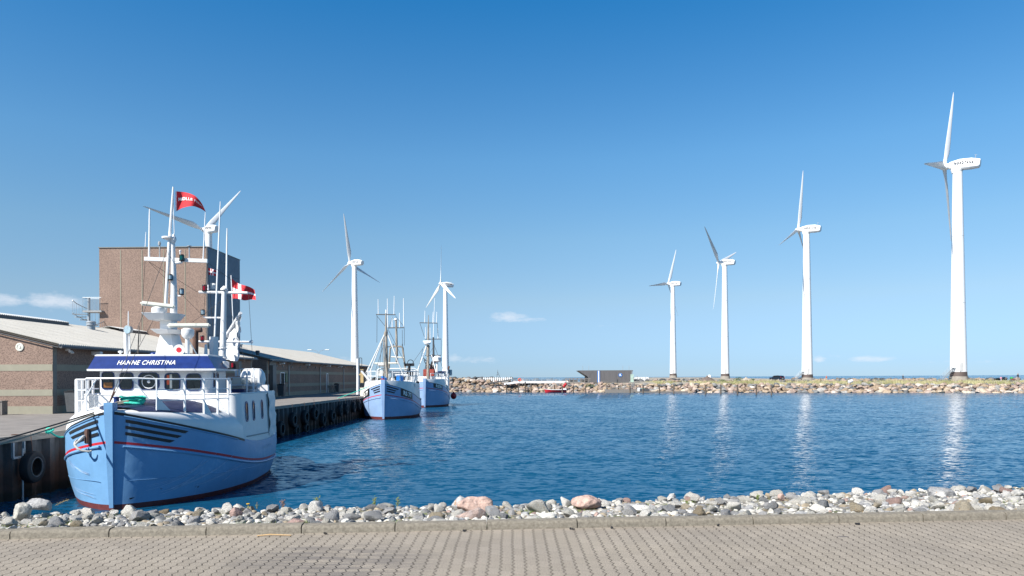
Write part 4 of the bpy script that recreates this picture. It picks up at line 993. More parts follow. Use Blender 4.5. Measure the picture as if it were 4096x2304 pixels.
    # hub and rotor, tilted a little, turning in the plane square to the nacelle
    HC = N @ Vector((-2.65, 0, 0)); g = MB(); g.lathe((0, 0, 0), [(.05, -1.05), (.35, -.95), (.62, -.6), (.78, 0), (.75, .6), (.60, .95)], 24, axis=(1, 0, 0)); g.xf(lambda p: NR @ (p + Vector((-2.65, 0, 0)))); g.build('hub', M['turb'], e)
    for k in range(3):
        global blade_mesh
        a = phase + 2 * math.pi * k / 3
        if blade_mesh is None: b = blade_mb().build('blade', M['blade'], e, sharp=60); blade_mesh = b.data
        else: b = bpy.data.objects.new('blade', blade_mesh); scene.collection.objects.link(b); b.parent = e
        b.matrix_local = NR @ Matrix.Translation((-2.65, 0, 0)) @ Matrix.Rotation(a, 4, 'X') @ Matrix.Rotation(R(55), 4, 'Z')
    return e
M['joint'] = mat('joint_grey', (.50, .50, .49), .5, var=.1)
M['blade'] = mat('blade_paint', (.66, .67, .67), .4, var=.06, scale=.6)
M['plinth'] = mat('turbine_plinth', (.30, .27, .23), .9, var=.3, scale=1.5); M['bandbrown'] = mat('brown_tower_band', (.10, .075, .065), .6, var=.15)
# (tower top u, nacelle v, distance, base u, base v, rotor phase, label, yaw)
TB = [(3826, 661, 165, 3834, 1521, -20, 'nearest and tallest wind turbine, at the right edge', -41, True),
      (3223, 917, 236, 3229, 1521, -8, 'second wind turbine from the right, one blade straight up and one to the left', -38, True),
      (2898, 1050, 304, 2901, 1513, -70, 'third wind turbine from the right, two blades spread upwards', -39, False),
      (2691, 1135, 372, 2693, 1509, -22, 'fourth wind turbine from the right, nearest to the timber building', -40, False),
      (1780, 1137, 371, 1783, 1512, -3, 'wind turbine right behind the RS 78 boat', 31, False),
      (1418, 1051, 300, 1420, 1512, 12, 'wind turbine at the far end of the warehouses, blades like an upturned Y', -31, False),
      (836, 917, 231, 838, 1512, -41, 'wind turbine whose top shows over the brown tower', -34, False)]
for (tu, hv, Y, bu, bv, ph, lab, yw, stp) in TB: turbine(tu, hv, Y, bu, bv, R(ph), lab, R(yw), stp)
# ------------------------------------------------------------------ mole furniture
def land(u, Y, off=0.0):
    p = P(u, 1500, Y); return Vector((p.x, Y, land_z(p.x, Y) + off))
# timber kiosk with overhanging slanted ends
KY = 172.0
M['cladding'] = mat('grey_board_cladding', (.115, .11, .112), .85, var=.3, scale=2.2, stretch=(6, 6, .15), bump=.3, bscale=8)
a, b = P(2353, 1530, KY), P(2516, 1530, KY); tl, tr_ = P(2315, 1483, KY), P(2532, 1482, KY)
ko = Vector((a.x, KY, a.z)); kb = empty('timber_building', ko, 0, 'low grey timber building with slanting overhanging ends on the mole', 'building')
wid = b.x - a.x; h = tl.z - a.z; ol, orr = a.x - tl.x, tr_.x - b.x; dp = 6.5
m = MB(); poly = [(0, 0), (wid, 0), (wid + orr, h), (-ol, h)]
op = .8   # open porch at the left end: the wall starts further in
wl_ = [(0, 0), (wid, 0), (wid + orr, h), (1.2, h), (0, h * .45)]
m.add([(x, y, z) for y in (0, dp) for x, z in wl_], [(0, 1, 2, 3, 4), (9, 8, 7, 6, 5), (1, 6, 7, 2), (0, 4, 9, 5), (4, 3, 8, 9)], 0, False); m.build('wall', M['cladding'], kb)
m = MB(); m.add([(x, y, z) for y in (-.02, dp) for x, z in ((-ol, h), (1.25, h), (.1, h * .42), (-.35, h * .55))], [(0, 1, 2, 3), (7, 6, 5, 4), (0, 3, 7, 4), (3, 2, 6, 7)], 0, False); m.box(((wid + orr - ol) / 2, dp / 2, h + .04), (wid + orr + ol, dp, .08)); m.build('roof', M['cladding'], kb)
m = MB(); m.box((-.55, .4, h * .3), (.5, .06, h * .6)); m.build('porch_screen', M['doordark'], kb)
x0, x1 = (2391.5 - 2353) / FPX * KY, (2397.5 - 2353) / FPX * KY
m = MB(); m.box(((x0 + x1) / 2, -.03, h / 2), (x1 - x0 + .3, .04, h - .02), 1); m.box(((x0 + x1) / 2, -.055, h / 2), (x1 - x0 - .06, .03, h - .04), 0); m.build('corner_stripe', [M['white'], mat('sign_blue', (.01, .13, .42), .5, var=.05)], kb)
sp_ = P(2481.5, 1500, KY); sx, sz = sp_.x - ko.x, sp_.z - ko.z
m = MB(); m.lathe((sx, -.02, sz), [(.46, 0), (.46, .05)], 28, axis=(0, -1, 0)); s_ = m.build('round_sign', bpy.data.materials['sign_blue'], kb)
lettering('K', .75, lambda x, y: Vector((sx + x, -.085, sz + y)), M['text_w'], s_, bold=.03)
m = MB()
for u in (2331, 2355, 2491, 2516): p = P(u, 1463, KY + 1.5); m.tube([(p.x - ko.x, 1.5, h), (p.x - ko.x, 1.5, p.z - ko.z)], .035, 6)
m.build('roof_pole', M['grey'], kb)
# board and bench near the building
e = empty('bench', land(2418, KY - 1), 0, 'low wooden bench in front of the timber building', 'bench'); MB().box((0, 0, .45), (1.5, .4, .06)).build('seat', M['wood_grey'], e)
for s in (-.6, .6): MB().box((s, 0, .21), (.08, .36, .42)).build('leg', M['wood_grey'], e)
e = empty('litter_bin', land(2468, KY - 1), 0, 'small grey litter bin at the wall of the timber building', 'bin'); MB().lathe((0, 0, .1), [(.2, 0), (.24, .8)], 12).build('body', M['dgrey'], e); MB().box((0, 0, 1.0), (.5, .4, .06)).build('lid', M['dgrey'], e)
e = empty('display_board', land(2528, KY), 0, 'pale green display board on a pointed frame, right of the timber building', 'sign')
MB().box((0, 0, 1.1), (.75, .06, 1.9)).build('panel', mat('pale_green_board', (.38, .50, .42), .5, var=.25, scale=1.5), e)
m = MB(); m.tube([(-.5, 0, 0), (0, 0, 3.0)], .04, 6); m.tube([(.5, 0, 0), (0, 0, 3.0)], .04, 6); m.build('frame', M['galv'], e)
e = empty('navigation_mark', P(1991, 1512, 210), 0, 'small pointed lattice mark on the breakwater, left of the round life ring', 'mark')
m = MB()
for a_ in range(3): c = Vector((.7 * math.cos(a_ * 2.09), .7 * math.sin(a_ * 2.09), 0)); m.tube([c, (0, 0, 1.9)], .05, 6); m.tube([c * .5 + Vector((0, 0, .95)), Vector((-c.y, c.x, 0)) * .5 + Vector((0, 0, .95))], .04, 6)
m.tube([(0, 0, 1.8), (0, 0, 2.4)], .04, 6); m.build('frame', M['dgrey'], e)
# white planks: two breakwater rows of pale piles
def pile_row(ua, ub, v0, v1, Y, n, lab):
    a, b = P(ua, v0, Y), P(ub, v0, Y); zt = P(ua, v1, Y).z; e = empty('pile_row', a, 0, lab, 'pile row'); L = b.x - a.x
    for i in range(n): x = L * i / (n - 1); MB().box((x, 0, (zt - a.z) / 2 - .3), (L / n * .62, .3, zt - a.z + .6)).build('pile', M['white2'], e)
    MB().box((L / 2, .2, (zt - a.z) * .55), (L, .12, .25)).build('beam', M['white2'], e)
pile_row(1935, 2045, 1521, 1510, 215, 15, 'row of white piles on the breakwater, left of the timber building')
pile_row(2540, 2592, 1515, 1508, 225, 9, 'row of white piles just right of the timber building')
# footbridge with a white parapet and long railings
M['railblue'] = mat('blue_grey_rail', (.22, .30, .36), .5, var=.1)
bpx = P(2020, 1536, 173); e = empty('footbridge', bpx, 0, 'long white footbridge with thin horizontal rails along the top of the bank', 'bridge')
def E(u, v, Y): return P(u, v, Y) - bpx
MB().bar(E(2016, 1536, 173), E(2072, 1528.5, 173), 1.6, .45).build('ramp', M['white2'], e); MB().bar(E(2072, 1528.5, 173), E(2272, 1528, 173), 1.6, .5).build('deck', M['white2'], e)
for v_ in (1513, 1518, 1523): MB().tube([E(2046, v_ + 6, 173), E(2100, v_, 173), E(2262, v_, 173)], .06, 6).build('rail', M['railblue'], e)
for i in range(10): u = 2046 + i * 24; MB().tube([E(u, 1529, 173), E(u, 1512.5, 173)], .05, 6).build('post', M['railblue'], e)
MB().bar(E(1955, 1534, 174), E(2072, 1514, 174), .12, .3).build('stringer', M['dgrey'], e)
bpx = P(2262, 1532, 171); e = empty('timber_platform', bpx, 0, 'weathered timber platform with open rail left of the timber building', 'platform')
for v_ in (1513, 1519): MB().bar(E(2262, v_, 171), E(2362, v_ + 1.5, 171), .12, .14).build('rail', M['wood_grey'], e)
for i in range(7): MB().bar(E(2264 + i * 15, 1534, 171), E(2264 + i * 15, 1512.5, 171), .2, .16).build('post', M['wood_grey'], e)
MB().bar(E(2258, 1531, 171.5), E(2364, 1532, 171.5), 1.5, .25).build('deck', M['wood_grey'], e)
# life ring on its post
p = P(2079, 1519, 169.5); e = empty('life_ring', p, 0, 'round orange life ring on a post at the foot of the bridge rail', 'life ring')
MB().torus((0, 0, 0), .30, .11, (0, -1, 0), 24, 8).build('ring', M['orange'], e); MB().tube([(0, .12, .45), (0, .12, -1.6)], .05, 6).build('post', M['wood_grey'], e)
# mooring posts standing in the water before the bank
def wl_post(u, vt, vb):
    Y = FPX * (EYE - WATER) / (vb - 1510 + ROLL * (u - 2048)); t = P(u, vt, Y); b_ = P(u, vb, Y); return Y, t, b_
pp = None
def wpost(u, vt, vb, lab, lean=0.0):
    global pp
    Y, t, b_ = wl_post(u, vt, vb); Y = min(Y, bank_y(b_.x) - 1.3); t = P(u, vt, Y); b_ = P(u, vb, Y); e = empty('mooring_pile', (b_.x, Y, WATER), 0, lab, 'mooring pile', 'mooring piles before the far bank'); H = t.z - WATER
    if pp is None: m = MB(); m.lathe((0, 0, -1), [(.16, 0), (.15, 1.6), (.15, 2), (.06, 2.02)], 10); pp = m.build('pile', mat('dark_pile_wood', (.11, .085, .065), .9, var=.3, scale=3, rnd=.2), e)
    else: c = pp.copy(); scene.collection.objects.link(c); c.parent = e
    c = [x for x in (pp,) if x.parent == e] or [c]; c[0].scale = (1, 1, (H + 1) / 2.02); c[0].location = (0, 0, -1 + (H + 1) / 2.02)
    e.rotation_euler = (lean, 0, lean)
lefts = [(519, 326, 399), (621, 326, 402), (678, 309, 400), (727, 322, 401), (851, 337, 400), (925, 336, 400), (991, 346, 404), (1084, 340, 402), (1186, 348, 401)]
nm = ['leftmost mooring pile before the bank, near the RS 78 boat', 'mooring pile right below the round life ring', 'tallest mooring pile, just right of the life ring', 'mooring pile left of the red dinghy', 'mooring pile in front of the bow of the red dinghy', 'mooring pile in front of the middle of the red dinghy', 'mooring pile at the stern of the red dinghy', 'first mooring pile right of the red dinghy', 'second mooring pile right of the red dinghy']
for (x, a_, b_), l in zip(lefts, nm): wpost(1780 + x * .4737, 1380 + a_ * .4737, 1380 + b_ * .4737, l)
mids = [(1368, 338, 402, 'mooring pile at the left end of the floating pontoon'), (1466, 343, 403, 'mooring pile at the second bay of the floating pontoon'), (1562, 343, 404, 'mooring pile at the third bay of the floating pontoon'), (1673, 336, 408, 'mooring pile at the right end of the floating pontoon'),
        (1811, 336, 405, 'mooring pile over the low raft'), (1931, 333, 408, 'mooring pile at the end of the low raft'), (2200, 336, 413, 'first lone mooring pile right of the low raft'), (2329, 334, 413, 'second lone mooring pile right of the low raft'), (2470, 334, 415, 'third lone mooring pile right of the low raft')]
for x, a_, b_, l in mids: wpost(1780 + x * .4737, 1380 + a_ * .4737, 1380 + b_ * .4737, l)
for x, a_, b_, l in [(108, 343, 425, 'third mooring pile from the right, leaning slightly'), (271, 341, 425, 'second mooring pile from the right'), (400, 345, 428, 'rightmost mooring pile before the far bank')]: wpost(2900 + x * .4643, 1380 + a_ * .4643, 1380 + b_ * .4643, l)
# floating pontoon, raft, dinghy
def wx(u, v): return G(u, v, WATER)
a, b = wx(2430, 1572), wx(2562, 1571.5); a.y = bank_y(a.x) - 5.0; b.y = a.y; e = empty('pontoon', a, 0, 'floating grey pontoon with an open timber rail before the far bank', 'pontoon'); L = b.x - a.x
MB().box((L / 2, 1.2, .35), (L, 2.2, .8), bev=.03).build('float', M['wood_grey'], e)
for z in (1.2, 1.75): MB().box((L / 2, .2, z), (L, .08, .12)).build('rail', M['wood_grey'], e)
for i in range(8): MB().box((L * i / 7, .2, 1.2), (.12, .12, 1.3)).build('post', M['wood_grey'], e)
a2 = wx(2566, 1573); b2 = wx(2796, 1573); a2.y = bank_y(b2.x) - .5; e = empty('raft', a2, 0, 'long low timber raft lying right of the pontoon', 'raft'); L2 = b2.x - a2.x
MB().box((L2 / 2, 1, .12), (L2, 1.2, .35), bev=.03).build('deck', M['wood_grey'], e); MB().box((1.6, 1, .6), (2.2, 1.0, .55), bev=.04).build('crate', M['dgrey'], e); MB().box((.4, 1, .7), (.6, .6, .8), bev=.04).build('box', M['white2'], e)
e = empty('net_heap', Vector((wx(2524, 1566).x, a.y + 1.0, WATER + .78)), 0, 'small turquoise net heap lying on the pontoon', 'net'); m = MB()
for i in range(8): m.ball((random.Random(i).gauss(0, .35), random.Random(i + 9).gauss(0, .2), .1), .2, sub=1, sc=(1, 1, .5))
m.build('net', mat('turquoise_net', (.05, .30, .30), .9, var=.3, scale=5), e)
dy = wx(2172, 1568); dn = empty('dinghy', (dy.x, bank_y(dy.x) - 3.6, WATER), 0, 'small red rowing boat with a white rim moored before the bank', 'boat'); DL = (2256 - 2172) / FPX * dy.y
def boat_shell(L, B, H, bow=.25):
    rows = []
    for i in range(17):
        s = i / 16; bb = B / 2 * (math.sin(min(1, s * 1.9) * math.pi / 2) ** .8) * (1 if s < .7 else 1 - .5 * ((s - .7) / .3) ** 2); sh = H + bow * (1 - s) ** 3 + .05 * s
        rows.append([(s * L + (1 - z) * .25 * (1 - s), y * bb * (.25 + .75 * z ** .5), -.15 + (sh + .15) * z) for y, z in ((-1, 1), (-1, .7), (-1, .35), (-.6, .05), (0, 0), (.6, .05), (1, .35), (1, .7), (1, 1))])
    return rows
rw = boat_shell(DL, 1.9, .62); m = MB(); m.grid(rw); m.f.append(tuple(range(16 * 9, 17 * 9))); m.m.append(0); m.sm.append(False); m.build('hull', M['red'], dn)
m = MB(); m.tube([r[0] for r in rw], .06, 6); m.tube([r[-1] for r in rw], .06, 6); m.build('gunwale', M['white'], dn); m = MB(); [m.box((DL * s, 0, .48), (.3, 1.5, .05)) for s in (.35, .6, .82)]; m.build('thwart', M['wood_grey'], dn)
MB().box((DL * .9, 0, .75), (1.2, .9, .35), bev=.08).build('cover', M['white2'], dn)
for u, v, l in ((2262, 1538, 'upper red buoy lying on the rocks above the dinghy'), (2256, 1545, 'lower red buoy lying on the rocks above the dinghy')):
    p = P(u, v, 167.5); m = MB(); m.ball((0, 0, 0), .36); m.lathe((0, 0, .3), [(.08, 0), (.08, .14)], 8); tag(m.build('buoy', M['redrub'], loc=p), l, 'buoy', 'red buoys on the rocks')
# life boxes, pale marker and barrel on the mole
for u, v, Y, l, c in ((3402, 1528, 150.5, 'small white tipped drum lying on top of the bank', 'drum'),):
    p = P(u, v, Y); m = MB(); m.lathe((-.4, 0, 0), [(.3, 0), (.33, .05), (.33, .85), (.3, .9)], 14, axis=(1, .1, .35)); tag(m.build('drum', M['white'], loc=p), l, c)
e = empty('white_tank', land(2838, 190), 0, 'small white round tank behind the dark soil heap', 'tank'); MB().lathe((0, 0, 0), [(.45, 0), (.45, 1.6), (.3, 1.85)], 14).build('tank', M['white'], e)
# black car seen from behind
def car(u, Y, yaw, lab):
    p = land(u, Y); e = empty('parked_car', p, yaw, lab, 'car'); paint = mat('black_car_paint', (.008, .008, .01), .25, var=.1, coat=.6)
    prof = [(-2.0, .35), (-2.05, .62), (-1.98, .95), (-1.2, 1.02), (-.55, 1.48), (.95, 1.55), (1.75, 1.42), (1.98, 1.0), (2.05, .62), (2.0, .32)]   # nose at -x, tail at +x
    m = MB(); rows = []
    for y, k in ((-.86, 0.0), (-.80, 1), (-.4, 1.05), (.4, 1.05), (.80, 1), (.86, 0)):
        rows.append([(x * (1 if k else .98), y * (1 if z < 1.03 else .86), z if k else min(z, 1.0)) for x, z in prof])
    m.grid(rows); m.f += [tuple(range(10)), tuple(range(50, 60))]; m.m += [0, 0]; m.sm += [False, False]; m.build('body', paint, e, sharp=25)
    g = MB(); g.add([(1.84, -.62, 1.36), (1.84, .62, 1.36), (2.0, .66, 1.03), (2.0, -.66, 1.03)], [(0, 1, 2, 3)], 0, False); g.add([(x, s * .765, z) for s in (-1, 1) for x, z in ((-.95, 1.08), (-.45, 1.42), (.9, 1.47), (1.5, 1.34), (1.6, 1.08))], [(0, 1, 2, 3, 4), (5, 6, 7, 8, 9)], 0, False); g.build('window', M['glass'], e)
    for s in (-1, 1): MB().box((1.97, s * .68, .98), (.10, .22, .34), bev=.03).build('tail_light', M['red'], e)
    MB().box((2.06, 0, .72), (.03, .52, .12)).build('number_plate', M['white2'], e); MB().box((2.02, 0, .45), (.14, 1.6, .2), bev=.04).build('bumper', M['black'], e)
    for x in (-1.25, 1.3):
        for s in (-1, 1):
            w_ = MB().lathe((x, s * .80 - .1 * (1 if s > 0 else 1), .32), [(.24, 0), (.32, .02), (.32, .18), (.24, .2)], 20, axis=(0, 1, 0)).build('wheel', M['tire'], e); MB().lathe((x, s * .80 - .11, .32), [(.2, 0), (.2, .22)], 14, axis=(0, 1, 0)).build('rim', M['grey'], w_)
    return e
car(3108, 205, R(-62), 'black hatchback seen from behind on the mole road')
# people on the mole
M['skin'] = mat('skin', (.50, .30, .22), .6, var=.05); M['hair'] = mat('brown_hair', (.05, .03, .02), .7)
def cloth(n, c): return mat(n, c, .85, var=.12, scale=4)
def figure(p, h, yaw, top, legs, lab, pose='stand', hold=None, hair='hair'):
    """one continuous body grown over a skeleton; clothes are slots of zones cut by height"""
    e = empty('person', p, yaw, lab, 'person'); k = h / 1.75
    J = {'pel': (0, 0, .95), 'sp': (0, .01, 1.15), 'ch': (0, .0, 1.36), 'nk': (0, 0, 1.50), 'hd': (0, -.02, 1.64), 'tp': (0, -.01, 1.72)}
    st = .16 if pose == 'walk' else .03
    for s, sg_ in (('l', 1), ('r', -1)):
        f = st * sg_
        J['hp' + s] = (.09 * sg_, 0, .90); J['kn' + s] = (.10 * sg_, -f - .02, .49); J['an' + s] = (.10 * sg_, -f * 1.5 + .02, .08); J['to' + s] = (.11 * sg_, -f * 1.5 - .13, .04)
        J['sh' + s] = (.18 * sg_, 0, 1.42)
        if pose == 'push': J['el' + s] = (.22 * sg_, -.12, 1.17); J['wr' + s] = (.2 * sg_, -.36, 1.06); J['ha' + s] = (.19 * sg_, -.45, 1.05)
        else: J['el' + s] = (.25 * sg_, f * .5 + .02, 1.14); J['wr' + s] = (.26 * sg_, f - .08, .90); J['ha' + s] = (.26 * sg_, f - .11, .80)
    rad = {'pel': .15, 'sp': .135, 'ch': .15, 'nk': .055, 'hd': .095, 'tp': .075, 'hp': .10, 'kn': .06, 'an': .042, 'to': .04, 'sh': .065, 'el': .043, 'wr': .03, 'ha': .036}
    nm_ = list(J); Ed = [('pel', 'sp'), ('sp', 'ch'), ('ch', 'nk'), ('nk', 'hd'), ('hd', 'tp')]
    for s in 'lr': Ed += [('pel', 'hp' + s), ('hp' + s, 'kn' + s), ('kn' + s, 'an' + s), ('an' + s, 'to' + s), ('ch', 'sh' + s), ('sh' + s, 'el' + s), ('el' + s, 'wr' + s), ('wr' + s, 'ha' + s)]
    me = bpy.data.meshes.new('sk'); me.from_pydata([Vector(J[n_]) * k for n_ in nm_], [(nm_.index(a), nm_.index(b)) for a, b in Ed], [])
    o = bpy.data.objects.new('sk', me); scene.collection.objects.link(o); md = o.modifiers.new('s', 'SKIN'); o.modifiers.new('d', 'SUBSURF').levels = 1
    for i, n_ in enumerate(nm_): r = rad.get(n_, rad.get(n_[:2])) * k; me.skin_vertices[0].data[i].radius = (r, r * (.72 if n_ in ('pel', 'sp', 'ch') else 1)); me.skin_vertices[0].data[i].use_root = (i == 0)
    dg = bpy.context.evaluated_depsgraph_get(); bm_ = bpy.data.meshes.new_from_object(o.evaluated_get(dg)); bpy.data.objects.remove(o)
    for x in (legs, top, M['skin'], M['hair']): bm_.materials.append(x)
    for f in bm_.polygons:
        z = f.center.z / k; ax = abs(f.center.x) / k; f.use_smooth = True
        far_arm = (z < .93 and ax > .2) or (pose == 'push' and f.center.y / k < -.33 and z > .9)
        f.material_index = 3 if z > 1.655 or (z > 1.56 and f.center.y > .03 * k) else 2 if z > 1.49 or far_arm else 1 if (z > .93 or (ax > .17 and z > .7)) else 0
    b = bpy.data.objects.new('body', bm_); scene.collection.objects.link(b); b.parent = e
    return e
figure(land(4072, 150.5), 1.78, R(200), cloth('black_jacket', (.02, .025, .035)), cloth('grey_shorts', (.25, .22, .18)), 'person in a dark jacket pushing a pram at the right edge', 'push')
figure(land(4004, 151), 1.08, R(120), cloth('pink_dress', (.55, .22, .30)), cloth('white_tights', (.6, .5, .5)), 'small child in pink standing on the mole near the right edge', 'walk')
figure(land(3612, 172), 1.62, R(70), cloth('black_coat', (.015, .015, .02)), cloth('black_trousers', (.02, .02, .025)), 'person all in black walking on the mole between two turbines', 'walk')
figure(land(3306, 182), 1.55, R(30), cloth('orange_top', (.75, .15, .05)), cloth('pale_trousers', (.45, .42, .38)), 'tiny person in an orange top right of the second turbine', 'stand')
figure(land(2548, 228), 1.7, R(30), cloth('dark_top', (.03, .03, .04)), cloth('dark_legs', (.03, .03, .04)), 'tiny dark person beside the white piles right of the timber building', 'stand')
e = empty('pram', land(4046, 150.2), R(200), 'pram with green and red cover held by the person at the right edge', 'pram')
MB().ball((0, 0, .72), .36, sc=(.8, 1, .75)).build('hood', mat('green_cover', (.03, .25, .08), .8), e); MB().box((0, .1, .5), (.42, .7, .18), bev=.06).build('basket', mat('red_cover', (.35, .03, .03), .8), e)
for x in (-.24, .24):
    for y in (-.28, .36): MB().torus((x, y, .16), .13, .03, (1, 0, 0), 14, 6).build('wheel', M['tire'], e)
MB().tube([(-.2, .3, .5), (-.2, .75, 1.0), (.2, .75, 1.0), (.2, .3, .5)], .02, 6).build('handle', M['dgrey'], e)
# ------------------------------------------------------------------ boats
class Hull:
    """local frame: y aft from the stem, x to the viewer's right, z up from the water"""
    def __init__(s, L, bw, bg, sheer, stripe, boot=.15):
        s.L = L; s.bw = pchip(bw); s.bg = pchip(bg); s.sh = pchip(sheer); s.st = pchip(stripe); s.boot = boot
    def b(s, d, z):
        t = z / max(.3, s.sh(d)); bw, bg = s.bw(d), s.bg(d)
        if t < 0: return bw * max(.05, 1 + t * .9 - t * t * .6)
        return bw + (bg - bw) * (min(1.3, t) ** .85) + .10 * math.sin(min(1, t) * math.pi) * min(1, d / 1.2) * min(1, max(0, s.L - d) / 2)
    def surf(s, side, d, z, off=0.0):
        b = s.b(d, z); e = .05; db = (s.b(d + e, z) - s.b(max(0, d - e), z)) / (e + min(e, d)); nn = math.hypot(1, db)
        return Vector((side * (b + off / nn), d - off * db / nn, z))
    def build(s, root, mats, blackto=0.0, step=None):
        """mats: boot, blue, stripe, black"""
        ds = [0, .03, .08, .15, .25, .4, .6, .8, 1.0, 1.25, 1.5, 1.8, 2.1, 2.5, 3, 3.5, 4, 4.6, 5.2, 6, 6.8, 7.6, 8.4, 9.2, 10, 10.8, 11.4, 11.9, 12.3, 12.7, 13, 13.4, 13.7, 14]
        ds = [d for d in ds if d < s.L - .05] + [s.L]; m = MB()
        fr = [lambda d: -.75, lambda d: -.3, lambda d: 0.0, lambda d: s.boot]
        fr += [lambda d, k=k: s.boot + (s.st(d) - .035 - s.boot) * k for k in (.25, .5, .75, 1)]
        fr += [lambda d: s.st(d) + .035]
        fr += [lambda d, k=k: s.st(d) + .035 + (s.sh(d) - .075 - s.st(d) - .035) * k for k in (.5, 1)] + [lambda d: s.sh(d)]
        mi = [0, 0, 0, 1, 1, 1, 1, 2, 1, 1, 3]
        for side in (-1, 1):
            rows = [[Vector((side * s.b(d, f(d)), d + max(0, .12 - .045 * f(d)) * math.exp(-d * 3), f(d))) for f in fr] for d in ds]
            m.grid(rows, mats=lambda i, k: (mi[k] if mi[k] != 3 or ds[i] < blackto else 1))
        h = m.build('hull', mats, root, sharp=60); return h
    def band(s, root, name, m_, side, d0, d1, zf, hh, slant=0.0, off=.008, n=14):
        rows = [[], []]
        for i in range(n + 1):
            d = d0 + (d1 - d0) * i / n; k = slant * (i / n)
            rows[0].append(s.surf(side, d, zf(d) - hh / 2, off)); rows[1].append(s.surf(side, d + k, zf(d + k) + hh / 2, off))
        mm = MB(); mm.grid(rows); return mm.build(name, m_, root, fixn=True)
    def rub(s, root, name, m_, side, d0, d1, zf, r, n=26):
        return MB().tube([s.surf(side, d0 + (d1 - d0) * i / n, zf(d0 + (d1 - d0) * i / n), r * .4) for i in range(n + 1)], r, 6).build(name, m_, root)
    def stem(s, root, m_, top, wt=.13, wb=.05, fwd=.14):
        m = MB(); rows = []
        for z, w_ in ((-.7, wb * .8), (0, wb), (top * .5, (wt + wb) / 2), (top - .06, wt), (top, wt)):
            y = max(0, .12 - .045 * z); f = fwd * (.6 + .4 * z / top); rows.append([(-w_, y - f, z), (w_, y - f, z), (w_ * 1.15, y + .16, z), (-w_ * 1.15, y + .16, z)])
        m.grid(rows, closed=True, smooth=False, mats=lambda i, k: 1 if i == 0 else 0); m.f.append(tuple(len(m.v) - 4 + i for i in range(4))); m.m.append(0); m.sm.append(False)
        bz = MB(); rows2 = [[(p[0] * 1.04, p[1] - .004 if p[1] < .1 else p[1], p[2]) for p in [(-(wb), .12 - fwd * .6, z), (wb, .12 - fwd * .6, z), (wb * 1.15, .3, z), (-wb * 1.15, .3, z)]] for z in (-.5, s.boot)]
        o = m.build('stem', [m_, M['boot']], root, sharp=None); bz.grid(rows2, closed=True, smooth=False); bz.build('boot_stripe', M['boot'], o, sharp=None); return o

def label_on_hull(H, side, d0, d1, zf, h, txt, mt, root, bold=0.0, name='lettering', flip=None, space=1.0):
    """lettering centred on the surface between d0 and d1"""
    dm = (d0 + d1) / 2; L = abs(d1 - d0)
    def arc(x):  # d for arc length x from the middle
        d = dm; n = 12; sx = x / n
        for _ in range(n):
            a = H.surf(side, d, zf(d)); b = H.surf(side, d + .02, zf(d)); ds = (b - a).length / .02; d += sx / max(.3, ds)
        return d
    sg = side if flip is None else flip
    def fn(x, y):
        d = arc(x * sg); return H.surf(side, d, zf(d) + y, .016)
    return lettering(txt, h, fn, mt, root, bold=bold, space=space, name=name)

# ============ nearest boat
B1 = Frame((-10.85, 19.2, WATER), .085)
H1 = Hull(12.4, [(0, .05), (.16, .32), (.5, .72), (1.1, 1.28), (2.3, 1.98), (3.5, 2.32), (4.7, 2.47), (6.5, 2.42), (8, 2.2), (9.5, 1.7), (11, 1.0), (12.4, .15)],
          [(0, .10), (.15, .42), (.5, .92), (1.1, 1.58), (2.2, 2.26), (3.2, 2.52), (4.6, 2.62), (6, 2.62), (7.2, 2.56), (8.2, 2.42), (9.2, 2.15), (10.5, 1.65), (11.6, 1.0), (12.4, .25)],
          [(0, 2.68), (.25, 2.56), (1.1, 2.23), (2.2, 1.91), (4, 1.54), (5.5, 1.42), (6.6, 1.42), (8, 1.50), (12.4, 1.75)],
          [(0, 1.85), (.3, 1.76), (1.2, 1.51), (2, 1.30), (3.4, 1.0), (4.3, .87), (5.8, .75), (8.2, .70), (12.4, .80)])
b1 = empty('fishing_boat', B1.org, B1.yaw, 'nearest fishing boat, big blue hull with a white deckhouse and navy roof band', 'boat')
hull = H1.build(b1, [M['boot'], M['hull'], M['red'], M['black']], 3.1)
H1.stem(b1, M['hull'], 2.92, .115, .05, .09)
for s in (-1, 1):
    for k, (o_, dd) in enumerate(((.20, 1.08), (.37, .93), (.54, .79))):
        H1.band(b1, 'bow_stripe', M['black'], s, .12, dd, lambda d, o_=o_: H1.sh(d) - o_, .085, .09)
    H1.rub(b1, 'rub_rail', M['hull'], s, .1, 8.6, lambda d: H1.st(d) - .09, .035)
    H1.rub(b1, 'gunwale_rail', M['hull'], s, .1, 3.0, lambda d: H1.sh(d) - .075, .018)
    H1.rub(b1, 'plank_seam', M['hull'], s, .15, 8.2, lambda d: .62 + .04 * abs(d - 4.5), .007)
label_on_hull(H1, 1, 5.2, 6.8, lambda d: 1.16, .15, 'HANNE CHRISTINA', M['text_f'], hull, name='faded_name')
